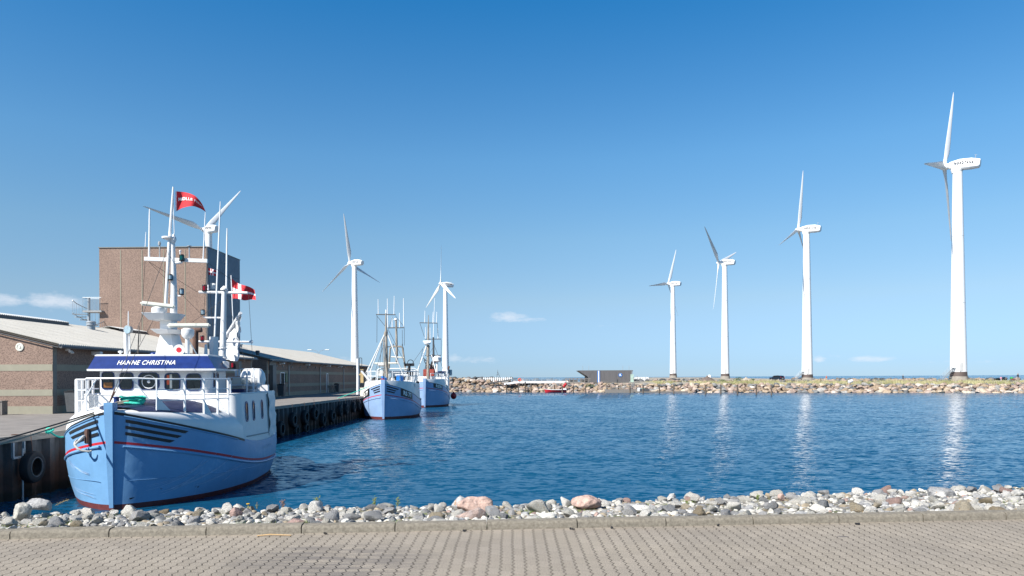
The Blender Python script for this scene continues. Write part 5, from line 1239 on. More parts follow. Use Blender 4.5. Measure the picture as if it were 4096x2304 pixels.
# pale scuffs and a few chips on the right bow and faint ones on the left
M['scuff'] = mat('scuffed_paint', (.30, .44, .62), .6, var=.2, scale=8)
rr = random.Random(12)
for side, strokes in ((1, ((.45, .55, 2.0, 1.35), (.9, .50, 2.9, 1.32), (1.5, .42, 3.3, 1.02), (.7, .35, 1.7, .95), (2.0, .55, 3.8, .95), (1.2, .80, 1.7, 1.35), (2.4, .45, 3.0, .75))), (-1, ((.4, .95, 1.2, 1.25), (.3, .35, 1.9, .62), (.9, 1.1, 1.6, 1.5)))):
    m = MB()
    for (da, za, db, zb_) in strokes:
        for _ in range(3):
            j = rr.gauss(0, .05); w0 = rr.uniform(.004, .010); rows = [[], []]
            for i in range(13):
                t = i / 12; d = da + (db - da) * t; z = za + (zb_ - za) * t ** 1.5 + j * (1 - t) + .02 * noise.noise((t * 4, j * 30, da)); w_ = w0 * math.sin(math.pi * min(1, t + .08)) + .001
                rows[0].append(H1.surf(side, d, z - w_, .009)); rows[1].append(H1.surf(side, d, z + w_, .009))
            m.grid(rows)
    m.build('scuff_marks', M['scuff'], hull)
m = MB()
for d, z in ((.75, .47), (1.55, .40), (1.6, .37), (.25, .30)):
    m.add([H1.surf(1, d + rr.uniform(-.05, .05), z + rr.uniform(-.03, .03), .010) for _ in range(5)], [(0, 1, 2, 3, 4)], 0, False)
m.build('paint_chips', M['black'], hull)
# whaleback fore deck
def zc(d): return 2.70 + .22 * min(1, d / 3.3)
def wback(x_rel, d, off=0.0):
    g = H1.bg(d) - .02; zs = H1.sh(d) + .01; p_ = 2.7; t = min(1, abs(x_rel)); return Vector((x_rel * g, d, zs + max(.04, zc(d) - zs) * (1 - t ** p_) ** (1 / p_) + off))
xr = [math.sin(math.pi / 2 * (-1 + 2 * i / 32)) for i in range(33)]
m = MB(); m.grid([[wback(x, d) for x in xr] for d in (.02, .1, .25, .5, .8, 1.2, 1.6, 2, 2.5, 3, 3.5)]); m.build('whaleback', M['white'], b1)
m = MB()
m.grid([[wback(x, d, .012 + .012 * noise.noise((x * 5, d * 3, 0))) + Vector((0, 0, .05 * math.sin(math.pi * (i / 20)))) for i, x in enumerate([-.50 + 1.36 * i / 20 for i in range(21)])] for d in [.35 + .22 * k for k in range(12)]]); m.build('hatch_cover', M['tarp'], b1)
# deckhouse flush with the hull
ZT = 3.07
ctr = [(x, y) for x, y in ()]
def house_plan(top):
    k = .06 if top else 0.0; pts = []
    df = 3.15 + (.05 if top else 0)
    for sgn in (1,):
        pass
    right = [(H1.bg(d) - .03 - k, d) for d in (3.75, 4.2, 4.8, 5.5, 6.2, 7, 7.6, 8.2)]
    rc = [(H1.bg(3.5) - .03 - k - .32 * (1 - math.cos(a)), 3.60 - .36 * math.sin(a)) for a in [R(90) * i / 6 for i in range(7)]]   # front corner
    fr = [(x, 3.30 - .12 * (x / 2) ** 2 * -1 - .05) for x in (1.2, .6, 0, -.6, -1.2)]
    r_ = rc[::-1] + right
    l_ = [(-x, y) for x, y in r_][::-1]
    return l_ + [(x, 3.26) for x in (-1.4, -.7, 0, .7, 1.4)] + r_
lo, hi = house_plan(0), house_plan(1)
m = MB(); rows = [[Vector((x, y, max(.9, H1.sh(y) - .02) if y > 3.3 else 1.7)) for x, y in lo], [Vector((x * .5 + X * .5, y, 2.4)) for (x, y), (X, Y_) in zip(lo, hi)], [Vector((x, y, ZT)) for x, y in hi]]
m.grid(rows, closed=True); m.build('deckhouse', M['white'], b1, sharp=50)
m = MB(); n = len(hi); m.add([(x * .985, y, ZT + .012) for x, y in hi], [tuple(range(n))], 0, False); m.build('boat_deck', M['navy'], b1, sharp=None)
m = MB(); m.tube([(x, y, ZT + .01) for x, y in hi], .022, 6); m.build('deck_edge', M['white'], b1)
def side_x(d, z): return H1.bg(d) - .03 - .06 * (z - 1.5) / 1.57
for d, z0, z1 in ((3.85, 2.20, 2.76), (4.55, 2.20, 2.76), (5.6, 2.20, 2.76)):
    pf = rrect(.19, z1 - z0, .09); zc_ = (z0 + z1) / 2
    m = MB(); N_ = len(pf); m.grid([[Vector((side_x(d + x * k, zc_ + y * k) + o_, d + x * k, zc_ + y * k)) for x, y in pf] for k, o_ in ((1.22, -.01), (1.2, .022), (1.0, .022), (.98, -.01))], closed=True); w_ = m.build('side_window', M['navy'], b1)
    m = MB(); m.add([Vector((side_x(d + x, zc_ + y) + .006, d + x, zc_ + y)) for x, y in pf], [tuple(range(N_))], 0, False); m.build('pane', M['glass'], w_)
# dark trim line and canvas over the after part
m = MB(); m.tube([Vector((side_x(6.3, 3.0) + .01, 6.3, 3.0)), Vector((side_x(6.45, 1.6) + .01, 6.45, 1.62))], .022, 5); m.tube([Vector((side_x(d, 1.6) + .01, d, 1.62 + .06 * (1 - (d - 3.7) / 2.7))) for d in (3.75, 4.3, 5, 5.8, 6.45)], .022, 5); m.build('trim_line', M['grey'], b1)
m = MB(); m.grid([[Vector((side_x(d, z) + .03 + .04 * noise.noise((d * 3, z * 5, 1)) + .02 * math.sin(z * 9 + d * 14), d, z)) for z in [1.5 + 1.57 * i / 16 for i in range(17)]] for d in [6.5 + .14 * i for i in range(13)]]); m.build('side_canvas', M['white'], b1)
# wheelhouse
D0 = 3.30; WHZ = B1.at(600, 1478, D0).z
xl, xr_ = B1.at(389, 1540, D0).x, B1.at(843, 1540, D0).x; DB = 5.0
def wplan(k=0.0, r=.22):
    pts = []
    for cx_, cy_, a0 in ((xr_ - r, D0 + r, -90), (xr_ - r, DB - r, 0), (xl + r, DB - r, 90), (xl + r, D0 + r, 180)):
        for i in range(7): a = R(a0 + 15 * i); pts.append((cx_ + (r + k) * math.cos(a), cy_ + (r + k) * math.sin(a)))
    return pts
m = MB(); m.prism(wplan(), ZT - .35, WHZ + .02, smooth=True); wh = m.build('wheelhouse', M['white'], b1, sharp=50)
tl_, tr2 = B1.at(346, 1474, D0 - .38), B1.at(862, 1479, D0 - .30)
ul, ur = B1.at(381, 1420, D0 + .05), B1.at(833, 1428, D0 + .12)
bz, uz = (tl_.z + tr2.z) / 2, (ul.z + ur.z) / 2
lowp = [(tl_.x, D0 - .34), ((tl_.x + tr2.x) / 2, D0 - .42), (tr2.x, D0 - .30), (tr2.x + .02, DB + .05), (tl_.x, DB + .05)]
uppp = [(ul.x, D0 + .04), ((ul.x + ur.x) / 2, D0 - .02), (ur.x, D0 + .08), (ur.x - .0, DB - .15), (ul.x, DB - .15)]
def ring(pl_, z, k=0.0): c = Vector((sum(p[0] for p in pl_) / 5, sum(p[1] for p in pl_) / 5)); return [Vector((p[0] + (p[0] - c.x) * k, p[1] + (p[1] - c.y) * k, z)) for p in pl_]
m = MB(); m.grid([ring(lowp, bz), ring(uppp, uz)], closed=True, smooth=False); fa = m.build('roof_band', M['navy'], wh, sharp=None)
m = MB(); m.grid([ring(lowp, bz - .05, .004), ring(lowp, bz + .012, .008), ring(lowp, bz + .014, -.02)], closed=True, smooth=False); m.add(ring(lowp, bz - .045, -.002), [(0, 1, 2, 3, 4)], 0, False)
m.grid([ring(uppp, uz - .012, .004), ring(uppp, uz + .035, .006), ring(uppp, uz + .05, -.03)], closed=True, smooth=False); m.add(ring(uppp, uz + .05, -.03), [(4, 3, 2, 1, 0)], 0, False); m.build('roof', M['white'], wh, sharp=None)
# name on the roof band: mapped on the front slope
def fasc(x, y):   # x metres right of the middle, y along the slope 0..1
    a = Vector((lowp[0][0], lowp[0][1], bz)); b = Vector((lowp[1][0], lowp[1][1], bz)); c = Vector((lowp[2][0], lowp[2][1], bz)); a2, b2, c2 = [Vector((q[0], q[1], uz)) for q in uppp[:3]]
    xm = b.x; X = xm + x
    if X < b.x: t = (X - a.x) / (b.x - a.x); L_, U_ = a.lerp(b, t), a2.lerp(b2, t)
    else: t = (X - b.x) / (c.x - b.x); L_, U_ = b.lerp(c, t), b2.lerp(c2, t)
    q = L_.lerp(U_, y); q.x = X; return q + Vector((0, -.012, .008))
nl, nr_ = B1.at(473, 1446, D0 - .15).x, B1.at(705, 1447, D0 - .15).x; xm = lowp[1][0]
wt_ = text_geo('HANNE CHRISTINA', .2)[0]
lettering('HANNE CHRISTINA', .235, lambda x, y: fasc((nl + nr_) / 2 - xm + x, .46 + y / .50), M['text_w'], fa, bold=.002, shear=.08, space=1.08, width=(nr_ - nl), name='boat_name')
# front windows
def wwin(u0, u1, v0, v1, arch=True):
    a, b = B1.at(u0, v0, D0), B1.at(u1, v1, D0); w_, h_ = b.x - a.x, a.z - b.z; cx_, cz = (a.x + b.x) / 2, (a.z + b.z) / 2; pf = rrect(w_, h_, min(w_, h_) * .22)
    pf = [(x, y - .03 * (abs(x) / (w_ / 2)) ** 2 * (1 if y > 0 else -.6)) for x, y in pf]
    m = MB(); m.grid([[Vector((cx_ + x * kx, D0 - o_, cz + y * ky)) for x, y in pf] for kx, ky, o_ in ((1.07, 1.05, -.005), (1.06, 1.04, .022), (.96, .97, .022), (.95, .96, -.004))], closed=True); fr_ = m.build('window', M['navy'], wh)
    m = MB(); m.add([Vector((cx_ + x * .97, D0 - .006, cz + y * .97)) for x, y in pf], [tuple(range(len(pf)))], 0, False); m.build('pane', M['glass'], fr_); return fr_, cx_, cz
wins = [wwin(408, 457, 1487, 1557), wwin(479, 533, 1489.5, 1560), wwin(556, 636, 1490, 1558), wwin(660, 720, 1492, 1561), wwin(746, 804, 1494, 1562)]
f3 = wins[2]; cs = B1.at(597, 1527, D0)
m = MB(); m.torus((cs.x, D0 - .035, cs.z), .205, .014, (0, 1, 0), 32, 6); m.lathe((cs.x, D0 - .03, cs.z), [(.05, 0), (.045, .03), (.02, .05)], 14, axis=(0, -1, 0)); m.build('clear_view_screen', M['white2'], f3[0])
f4 = wins[3]; q = B1.at(673, 1520, D0); q2 = B1.at(684, 1526, D0)
m = MB(); m.box((q.x, D0 - .010, q.z), (.075, .006, .30), 0); m.box((q2.x, D0 - .010, q2.z), (.07, .006, .44), 1); m.build('hanging_suit', [M['orange'], M['creamtub']], f4[0])
q = B1.at(418, 1540, D0); m = MB(); m.box((f3[1] * 0 + wins[0][1], D0 - .010, q.z), (.26, .006, .16)); m.build('chart_table', mat('varnished_wood', (.20, .08, .02), .4, var=.3), wins[0][0])
for d_, ww in ((3.62, .12), (3.95, .16)):
    pf = rrect(ww, .42, .05); m = MB(); m.grid([[Vector((xr_ + o_, d_ + y * k, 3.52 + z * k)) for y, z in pf] for k, o_ in ((1.15, -.005), (1.15, .02), (1, .02))], closed=True); w_ = m.build('side_window', M['navy'], wh); m = MB(); m.add([Vector((xr_ + .008, d_ + y, 3.52 + z)) for y, z in pf], [tuple(range(len(pf)))], 0, False); m.build('pane', M['glass'], w_)
# railings of the fore deck
RZ = B1.at(600, 1517, .8).z
def inset(side, d, k=.30): return Vector((side * (H1.bg(d) - k), d, 0))
def rz(side, d, z): q = inset(side, d); q.z = z; return q
m = MB(); top = [rz(-1, 3.3, RZ)] + [rz(-1, d, RZ) for d in (2.8, 2.2, 1.6, 1.1, .85)] + [Vector((x, .55 + .1 * abs(x), RZ + .03)) for x in (-.9, -.4, 0, .4)] + [rz(1, d, RZ) for d in (.85, 1.1, 1.6, 2.2, 2.8, 3.15)] + [Vector((H1.bg(3.15) - .34, 3.3, RZ - .04)), Vector((H1.bg(3.15) - .34, 3.32, ZT))]
m.tube(top, .024, 8); rail = m.build('bow_rail', M['white2'], b1)
for side, dl in ((1, (.75, 1.35, 1.9, 2.45, 3.0)), (-1, (.8, 1.5, 2.2, 2.6, 3.0))):
    for k, d in enumerate(dl):
        t_ = (H1.bg(d) - .30) / (H1.bg(d) - .02); zb = wback(t_, d).z; m = MB(); w_ = .055 if k in (1, 2, 3, 4) else .03
        m.bar(rz(side, d, zb - .05), rz(side, d, RZ), .05 if k else .045, .028 if k < 1 else .055, up=(1, 0, 0))
        if k in (0, 2): m.add([rz(side, d, zb + .42), rz(side, d + .34, zb - .12), rz(side, d - .01, zb - .1), rz(side, d, zb + .42) + Vector((-.02, 0, 0)), rz(side, d + .34, zb - .12) + Vector((-.02, 0, 0)), rz(side, d - .01, zb - .1) + Vector((-.02, 0, 0))], [(0, 1, 2), (5, 4, 3), (0, 3, 4, 1)], 0, False)
        m.build('post', M['white2'], rail)
    for z in (RZ - .30, RZ - .60):
        dd = [dl[0] + (dl[-1] - dl[0]) * i / 8 for i in range(9)]
        MB().tube([rz(side, d, z) for d in dd if z > wback((H1.bg(d) - .30) / (H1.bg(d) - .02), d).z - .1], .015, 6).build('mid_rail', M['white2'], rail)
m = MB(); a = B1.at(388, 1513, .75); b = B1.at(343, 1592, .8); m.tube([a, b], .02, 6); a = B1.at(530, 1518, .65); b = B1.at(596, 1597, .78); m.tube([a, b], .02, 6); m.build('brace', M['white2'], rail)
# high side rail left by the wheelhouse
m = MB(); 
for k, d in enumerate((2.75, 3.1, 3.5, 3.9)): m.bar(rz(-1, d, 2.4), rz(-1, d, RZ), .09, .04, up=(1, 0, 0))
for z in (RZ, RZ - .3, RZ - .6): m.tube([rz(-1, d, z) for d in (2.6, 3.1, 3.6, 4.3)], .022, 6)
m.build('side_rail', M['white2'], b1)

# masts and gear; helper turns picture marks into points of the plane y = d of this boat
def Z2(x, y, d): return B1.at(500 + x * .5176, 700 + y * .5176, d)
MD = 4.25
mast = MB().tube([Z2(376, 1100, MD), Z2(378, 900, MD), Z2(368, 500, MD)], [.115, .10, .07], 12).build('mast', M['white'], b1)
MB().tube([Z2(312, 1060, MD - .1), Z2(345, 480, MD - .05)], .055, 10).build('mast_leg', M['white'], mast)
MB().tube([Z2(345, 480, MD), Z2(362, 250, MD), Z2(372, 92, MD)], [.05, .04, .025], 8).build('top_pole', M['white2'], mast)
MB().tube([Z2(372, 150, MD), Z2(382, 470, MD)], .012, 5).build('halyard', M['white2'], mast)
c = Z2(340, 487, MD); m = MB(); m.lathe(c, [(.05, -.08), (.22, -.02), (.22, .03), (.05, .05)], 18); m.lathe(Z2(376, 500, MD - .05), [(.05, -.1), (.09, 0), (.06, .1), (.01, .2)], 12); m.build('gps_disc', M['white'], mast)
base = MB(); zb = uz + .03
a, b, c_, d_ = Z2(262, 1395, MD), Z2(440, 1395, MD), Z2(395, 1232, MD), Z2(292, 1232, MD)
base.add([(a.x, MD - .35, a.z - .1), (b.x - .1, MD - .35, b.z - .1), (b.x, MD + .4, b.z - .1), (a.x + .05, MD + .4, a.z - .1), (d_.x, MD - .22, d_.z), (c_.x - .08, MD - .22, c_.z), (c_.x, MD + .3, c_.z), (d_.x + .03, MD + .3, d_.z)],
         [(0, 1, 5, 4), (1, 2, 6, 5), (2, 3, 7, 6), (3, 0, 4, 7), (4, 5, 6, 7)], 0, False)
a, b, c_, d_ = Z2(280, 1232, MD), Z2(395, 1232, MD), Z2(380, 1100, MD), Z2(265, 1100, MD)
base.box(((a.x + b.x) / 2, MD, (a.z + c_.z) / 2), (.42, .42, c_.z - a.z), bev=.04); base.build('mast_pedestal', M['white'], b1)
def shelf(x0, x1, y0, y1, name):
    a, b = Z2(x0, y0, MD - .4), Z2(x1, y0, MD - .4); zz = Z2(0, y1, MD - .4).z; w0, w1 = a.x, b.x; m = MB()
    poly = [(w0, MD - .62), (w1 - .35, MD - .62), (w1, MD - .1), (w1, MD + .3), (w0, MD + .3)]; cx_ = (w0 + w1) / 2
    m.grid([[Vector((cx_ + (x - cx_) * k, MD + (y - MD) * k, z)) for x, y in poly] for k, z in ((.72, zz), (1, a.z - .02), (1.01, a.z))], closed=True, smooth=False); m.add([Vector((x, y, a.z)) for x, y in poly], [(0, 1, 2, 3, 4)], 0, False); m.add([Vector((cx_ + (x - cx_) * .72, MD + (y - MD) * .72, zz)) for x, y in poly], [(4, 3, 2, 1, 0)], 0, False)
    return m.build(name, M['white'], mast, sharp=None)
shelf(150, 405, 1066, 1118, 'radar_shelf'); shelf(220, 432, 1192, 1225, 'radar_shelf')
def scanner(x0, y0, x1, y1, d, h, name='radar_scanner', th=.07):
    a, b = Z2(x0, y0, d), Z2(x1, y1, d); m = MB(); L = (b - a).length; mm = MB(); mm.box((0, 0, 0), (L, .11, h), bev=.045); ang = -math.atan2(b.z - a.z, b.x - a.x)
    mm.xf(lambda p: Matrix.Rotation(ang, 3, 'Y') @ p + (a + b) / 2); return mm.build(name, M['creamtub'], mast)
def drum(x, y, r, h, d):
    c = Z2(x, y, d); m = MB(); m.lathe(c, [(r * .5, -h), (r * .9, -h * .6), (r, 0), (r * .95, h * .5), (r * .6, h * .72), (.05, h * .75)], 20); return m
s1 = scanner(118, 988, 388, 1018, MD - .45, .14); drum(258, 1052, .21, .20, MD - .35).build('radar_drum', M['white'], mast)
s2 = scanner(325, 1162, 660, 1162, MD - .4, .14); drum(485, 1218, .20, .20, MD - .3).build('radar_drum', M['white'], mast)
MB().tube([Z2(482, 1250, MD - .3), Z2(482, 1400, MD - .3)], .07, 12).build('radar_post', M['white'], mast)
MB().tube([Z2(500, 1290, MD - .3), Z2(562, 1400, MD)], .02, 6).build('radar_brace', M['white2'], mast)
cb = MB(); a, b = Z2(152, 648, MD), Z2(638, 664, MD); cb.bar(a, b, .10, .12); cbo = cb.build('crossbar', M['white'], mast)
def whip(x0, y0, x1, y1, d, r=.018, par=None, mt='white2', nm_='antenna'): return MB().tube([Z2(x0, y0, d), Z2((x0 * .15 + x1 * .85), (y0 * .15 + y1 * .85), d), Z2(x1, y1, d)], [r * 1.6, r * 1.2, r * .7], 6).build(nm_, M[mt], par or mast)
whip(186, 640, 190, 262, MD, .022, cbo); whip(604, 655, 621, 288, MD, .014, cbo); whip(157, 555, 162, 440, MD + 2, .012, cbo)
m = MB(); m.tube([Z2(268, 640, MD), Z2(268, 545, MD)], .022, 6); m.lathe(Z2(266, 545, MD), [(.04, 0), (.05, .08), (.02, .14)], 8); m.build('anemometer', M['grey'], cbo)
m = MB(); m.tube([Z2(497, 655, MD), Z2(497, 560, MD)], .022, 6); m.lathe(Z2(497, 556, MD), [(.03, 0), (.07, .02), (.07, .04), (.03, .05)], 12); m.build('gps_mushroom', M['galv'], cbo)
m = MB(); m.tube([Z2(425, 640, MD), Z2(426, 592, MD)], .02, 6); m.ball(Z2(427, 588, MD), .04, sub=1); m.build('small_antenna', M['white2'], cbo)
def navlamp(x, y, d, glass, par, s=1.0):
    c = Z2(x, y, d); m = MB(); m.lathe(c, [(.06 * s, -.08 * s), (.065 * s, -.06 * s), (.065 * s, -.055 * s)], 12); m.lathe(c, [(.065 * s, .06 * s), (.05 * s, .085 * s)], 12); [m.tube([c + Vector((.062 * s * math.cos(a), .062 * s * math.sin(a), -.06 * s)), c + Vector((.062 * s * math.cos(a), .062 * s * math.sin(a), .062 * s))], .006 * s, 4) for a in (0, 2.1, 4.2)]; o = m.build('lamp', M['black'], par)
    m = MB(); m.lathe(c, [(.055 * s, -.056 * s), (.055 * s, .062 * s)], 12); m.build('lamp_glass', M[glass], o)
navlamp(438, 640, MD - .1, 'greenglass', cbo, 1.3); navlamp(349, 790, MD - .15, 'clearglass', mast, 1.2); navlamp(436, 902, MD - .1, 'clearglass', mast, 1.3)
m = MB(); m.bar(Z2(345, 935, MD), Z2(432, 932, MD), .05); m.tube([Z2(390, 680, MD), Z2(440, 672, MD)], .05, 8); m.build('lamp_arm', M['white2'], mast)
c = Z2(418, 1352, 3.7); m = MB(); m.lathe(c, [(.035, .30), (.05, .12), (.09, .04), (.165, 0), (.175, -.012), (.16, -.014)], 24, axis=(0, 1, 0)); hn = m.build('horn', M['white'], b1)
m = MB(); m.lathe(c + Vector((0, -.016, 0)), [(.155, 0), (.10, .005), (.09, .01)], 24, axis=(0, 1, 0)); m.f = m.f[:-2]; m.m = m.m[:-2]; m.sm = m.sm[:-2]; m.build('horn_mouth', M['white2'], hn); m = MB(); m.lathe(c + Vector((0, -.022, 0)), [(.085, 0), (.03, .012)], 20, axis=(0, 1, 0)); m.build('horn_throat', M['red'], hn)
MB().tube([Z2(545, 1400, 5.4), Z2(545, 1225, 5.4), Z2(552, 1200, 5.4), Z2(592, 1193, 5.4)], .095, 12).build('exhaust_pipe', M['rust'], b1)
# floodlight at the left of the roof
fl = MB().tube([Z2(10, 1410, 3.8), Z2(8, 1215, 3.8)], .065, 10).build('floodlight_post', M['white'], b1)
m = MB(); m.lathe(Z2(18, 1195, 3.72), [(.05, .2), (.12, .12), (.145, 0), (.135, -.01)], 20, axis=(.3, 1, 0)); m.build('floodlight', M['grey'], fl); m = MB(); m.lathe(Z2(17, 1195, 3.69), [(.125, 0), (.12, .01)], 20, axis=(.3, 1, 0)); m.build('lamp_glass', M['clearglass'], fl)
whip(26, 1190, 26, 1052, 3.8, .014, fl); whip(36, 1400, 33, 1225, 3.8, .02, fl); whip(100, 1380, 110, 1165, 3.9, .014, b1, 'wire')
m = MB(); m.lathe(Z2(-35, 1405, 3.8), [(.06, 0), (.03, .03), (.03, .12), (.07, .14), (.07, .18), (.02, .2)], 10); m.build('roof_vent', M['white2'], b1)
m = MB(); m.ball(Z2(222, 1385, 4.0), .10, sc=(1.2, 1, .7)); m.build('compass_cover', M['navy'], b1)
# after mast
AD = 7.0
am = MB().tube([Z2(755, 1425, AD), Z2(766, 900, AD)], [.12, .085], 12).build('after_mast', M['white'], b1)
m = MB(); m.lathe(Z2(766, 890, AD), [(.13, 0), (.13, .05), (.02, .16)], 12); m.build('mast_cap', M['white'], am)
m = MB(); [m.torus(Z2(757, y, AD), .14, .025, (0, 0, 1), 14, 6) for y in (1340, 1415)]; m.build('mast_band', M['white'], am)
ab = MB().tube([Z2(572, 905, AD), Z2(948, 911, AD)], .05, 8).build('crossbar', M['white'], am)
lb = MB().tube([Z2(560, 1287, AD), Z2(980, 1290, AD)], .04, 8).build('crossbar', M['white'], am)
MB().torus(Z2(977, 1289, AD), .05, .018, (0, 1, 0), 12, 5).build('end_ring', M['white'], lb)
MB().tube([Z2(605, 1093, AD), Z2(625, 1103, AD), Z2(750, 1104, AD)], .035, 8).build('lamp_arm', M['white'], am)
navlamp(600, 1062, AD, 'clearglass', am, 1.3); navlamp(615, 875, AD, 'redglass', ab, 1.5); navlamp(597, 1262, AD, 'redglass', lb, 1.2)
whip(690, 1330, 737, 205, AD - .8, .022, am); whip(783, 900, 789, 412, AD, .024, am); whip(642, 890, 642, 848, AD, .02, ab); whip(625, 1400, 625, 1308, 5, .04, b1)
m = MB(); m.lathe(Z2(683, 1290, AD), [(.12, -.15), (.10, 0), (.12, .05), (.10, .17), (.02, .2)], 14); m.build('searchlight', M['white'], lb)
a = Z2(690, 1420, 5.2); m = MB(); m.prism([(a.x - .13, 5.1), (a.x + .02, 5.05), (a.x + .14, 5.2), (a.x, 5.35)], a.z - .1, a.z + .75); m.build('antenna_foot', M['white'], b1)
# derrick with furled grey canvas
bo = MB().tube([Z2(780, 1245, AD + 1.2), Z2(895, 1066, AD + .2)], .06, 8).build('derrick', M['white'], am)
rows = []; 
for i in range(12):
    t = i / 11; a = Z2(895 - 108 * t, 1075 + 165 * t, AD + .25 + t); b = Z2(878 - 100 * t, 1445 - 20 * t, AD + .3 + t); rows.append([a.lerp(b, k / 14) + Vector((.03 * math.sin(k * 1.7 + i), .12 * noise.noise((i * .5, k * .3, 0)), 0)) for k in range(15)])
m = MB(); m.grid(rows); m.build('canvas', M['canvas'], am)
# things on the boat deck
def Z5(x, y, d): return B1.at(650 + x * .2346, 1380 + y * .2346, d)
dr = MB(); ds_ = 5.6
for x in (1440, 1550, 1640): dr.bar(Z5(x, 825, ds_), Z5(x, 405, ds_), .05 if x < 1600 else .07, .05)
for y in (415, 560, 690): dr.tube([Z5(1110 if y > 500 else 1240, y - 8, ds_), Z5(1660, y, ds_), Z5(1665, y, ds_ + 1.6)], .02, 6)
for x in (1255, 1310): dr.bar(Z5(x, 530, ds_), Z5(x, 410, ds_), .07, .05)
dr.build('deck_rail', M['white2'], b1)
a, b = Z5(1180, 560, 6.0), Z5(1430, 740, 6.0)
m = MB(); m.box(((a.x + b.x) / 2, 6.1, (a.z + b.z) / 2), (b.x - a.x, .8, a.z - b.z), bev=.09); m.box(((a.x + b.x) / 2, 6.1, b.z + (a.z - b.z) * .55), (b.x - a.x + .03, .83, .03)); m.box(((a.x + b.x) / 2, 6.1, b.z - .08), (b.x - a.x - .1, .5, .12), 1)
m.v = [tuple(Matrix.Rotation(B1.yaw, 3, 'Z') @ Vector(p) + B1.org) for p in m.v]; tag(m.build('raft_case', [M['creamtub'], M['navy']]), 'grey fibreglass life raft case on the boat deck behind the wheelhouse', 'raft case')
c = Z5(1530, 585, 6.7); m = MB(); m.lathe(c - Vector((.42, 0, 0)), [(.02, 0), (.22, .03), (.38, .12), (.40, .18), (.40, .40), (.42, .41), (.42, .45), (.40, .46), (.40, .66), (.37, .74), (.22, .84), (.02, .88)], 24, axis=(1, .15, 0)); m.lathe(c, [(.3, -.45), (.3, -.35)], 12)
m.v = [tuple(Matrix.Rotation(B1.yaw, 3, 'Z') @ Vector(p) + B1.org) for p in m.v]; tag(m.build('life_raft', [M['white']]), 'round white life raft drum inside the rail at the stern of the nearest boat', 'life raft')
m = MB(); m.tube([Z5(1135, 610, 5.2), Z5(1138, 750, 5.2)], .085, 14); m.tube([Z5(1140, 750, 5.2), Z5(1140, 830, 5.2)], .06, 12); m.build('vent_pipe', M['white'], b1)
m = MB(); m.tube([Z5(985, 620, 4.6), Z5(985, 800, 4.6)], .11, 14); m.build('vent_pipe', M['white'], b1)
a = Z5(1085, 340, 4.3); m = MB(); m.box(a, (.24, .2, .24), rz=.5, bev=.02); lb_ = m.build('light_bracket', M['white'], b1)
a = Z5(1225, 345, 4.4); m = MB(); m.box(a, (.38, .3, .26)); m.build('light_screen', M['black'], lb_); m = MB(); m.lathe(a + Vector((.0, -.17, -.07)), [(.045, 0), (.045, .14)], 10); m.build('port_light', M['redglass'], lb_)
a = Z5(1705, 740, 6.6); m = MB(); m.prism([(a.x - .2, 6.5), (a.x + .22, 6.5), (a.x + .16, 6.9), (a.x - .18, 6.9)], a.z - .09, a.z + .13); m.build('deck_box', M['white'], b1)
m = MB(); m.tube([(-.2, .75, 2.8), (-.2, .75, 3.02)], .075, 12)
bl_ = B1.at(466, 1600, 1.0); m = MB(); m.lathe(bl_, [(.07, -.13), (.07, .05), (.10, .06), (.10, .09), (.02, .1)], 14); m.build('bollard', M['navy'], b1)
# anchor in its pocket on the left bow
def Z6(x, y, off, side=-1):
    u, v = x * .2967, 1650 + y * .2967; d = .55
    for _ in range(12): q = B1.at(u, v, d); bb = H1.surf(side, d, q.z, off); d = max(.05, d + (abs(bb.x) - abs(q.x)) * .25 * -1)
    return B1.at(u, v, d)
an = MB(); A = lambda x, y, o=.0: B1.at(x * .2967, 1650 + y * .2967, .05 + o)
sh_ = [A(1165, 315, .28), A(1125, 325, .18), A(1005, 440, .05)]
an.tube(sh_, [.035, .04, .03], 8); an.tube([A(1005, 440, .05), A(1050, 490, 0), A(1110, 515, .0), A(1180, 525, .02), A(1240, 520, .05)], [.03, .032, .028, .026, .012], 8); an.tube([A(1005, 440, .08), A(1010, 400, .14), A(1045, 350, .2)], [.03, .028, .008], 8); an.tube([A(1180, 535, .03), A(1235, 515, .05)], [.03, .02], 6)
an.build('anchor', mat('anchor_paint', (.42, .41, .38), .7, var=.25, scale=8), b1)
m = MB(); q = H1.surf(-1, .34, 2.0, .0); m.box(q + Vector((-.01, -.02, .0)), (.14, .16, .40), rz=1.0, bev=.02); m.build('hawse_pipe', M['rust'], b1)
# standing rigging
rg = MB(); bow = Vector((.02, -.02, 2.95))
for (x, y, d) in ((332, 560, MD), (216, 1125, MD - .4)):
    rg.tube([bow + Vector((.0, .02 * 1, 0)), Z2(x, y, d)], .008, 5)
for a, b in (((155, 665, MD), (118, 1290, 4.6)), ((185, 670, MD), (560, 905, AD)), ((185, 672, MD), (600, 1085, AD)), ((600, 1085, AD), (515, 1140, 6)), ((600, 1085, AD), (760, 960, AD)), ((635, 675, MD), (945, 900, AD)), ((640, 690, MD), (690, 1330, AD)), ((825, 790, AD + 1), (838, 1140, AD + 1)),
             ((955, 915, AD), (988, 1460, AD)), ((620, 1180, AD), (660, 1350, 5.5)), ((790, 950, AD), (930, 1450, 6.5)), ((635, 690, MD), (610, 1050, AD))): rg.tube([Z2(*a), Z2(*b)], .007, 4)
rg.build('rigging', M['wire'], b1)
m = MB(); m.tube([bow, bow.lerp(Z2(332, 560, MD), .07)], .02, 6); m.tube([bow, bow.lerp(Z2(216, 1125, MD - .4), .10)], .02, 6); m.build('rigging_screw', M['rust'], b1)
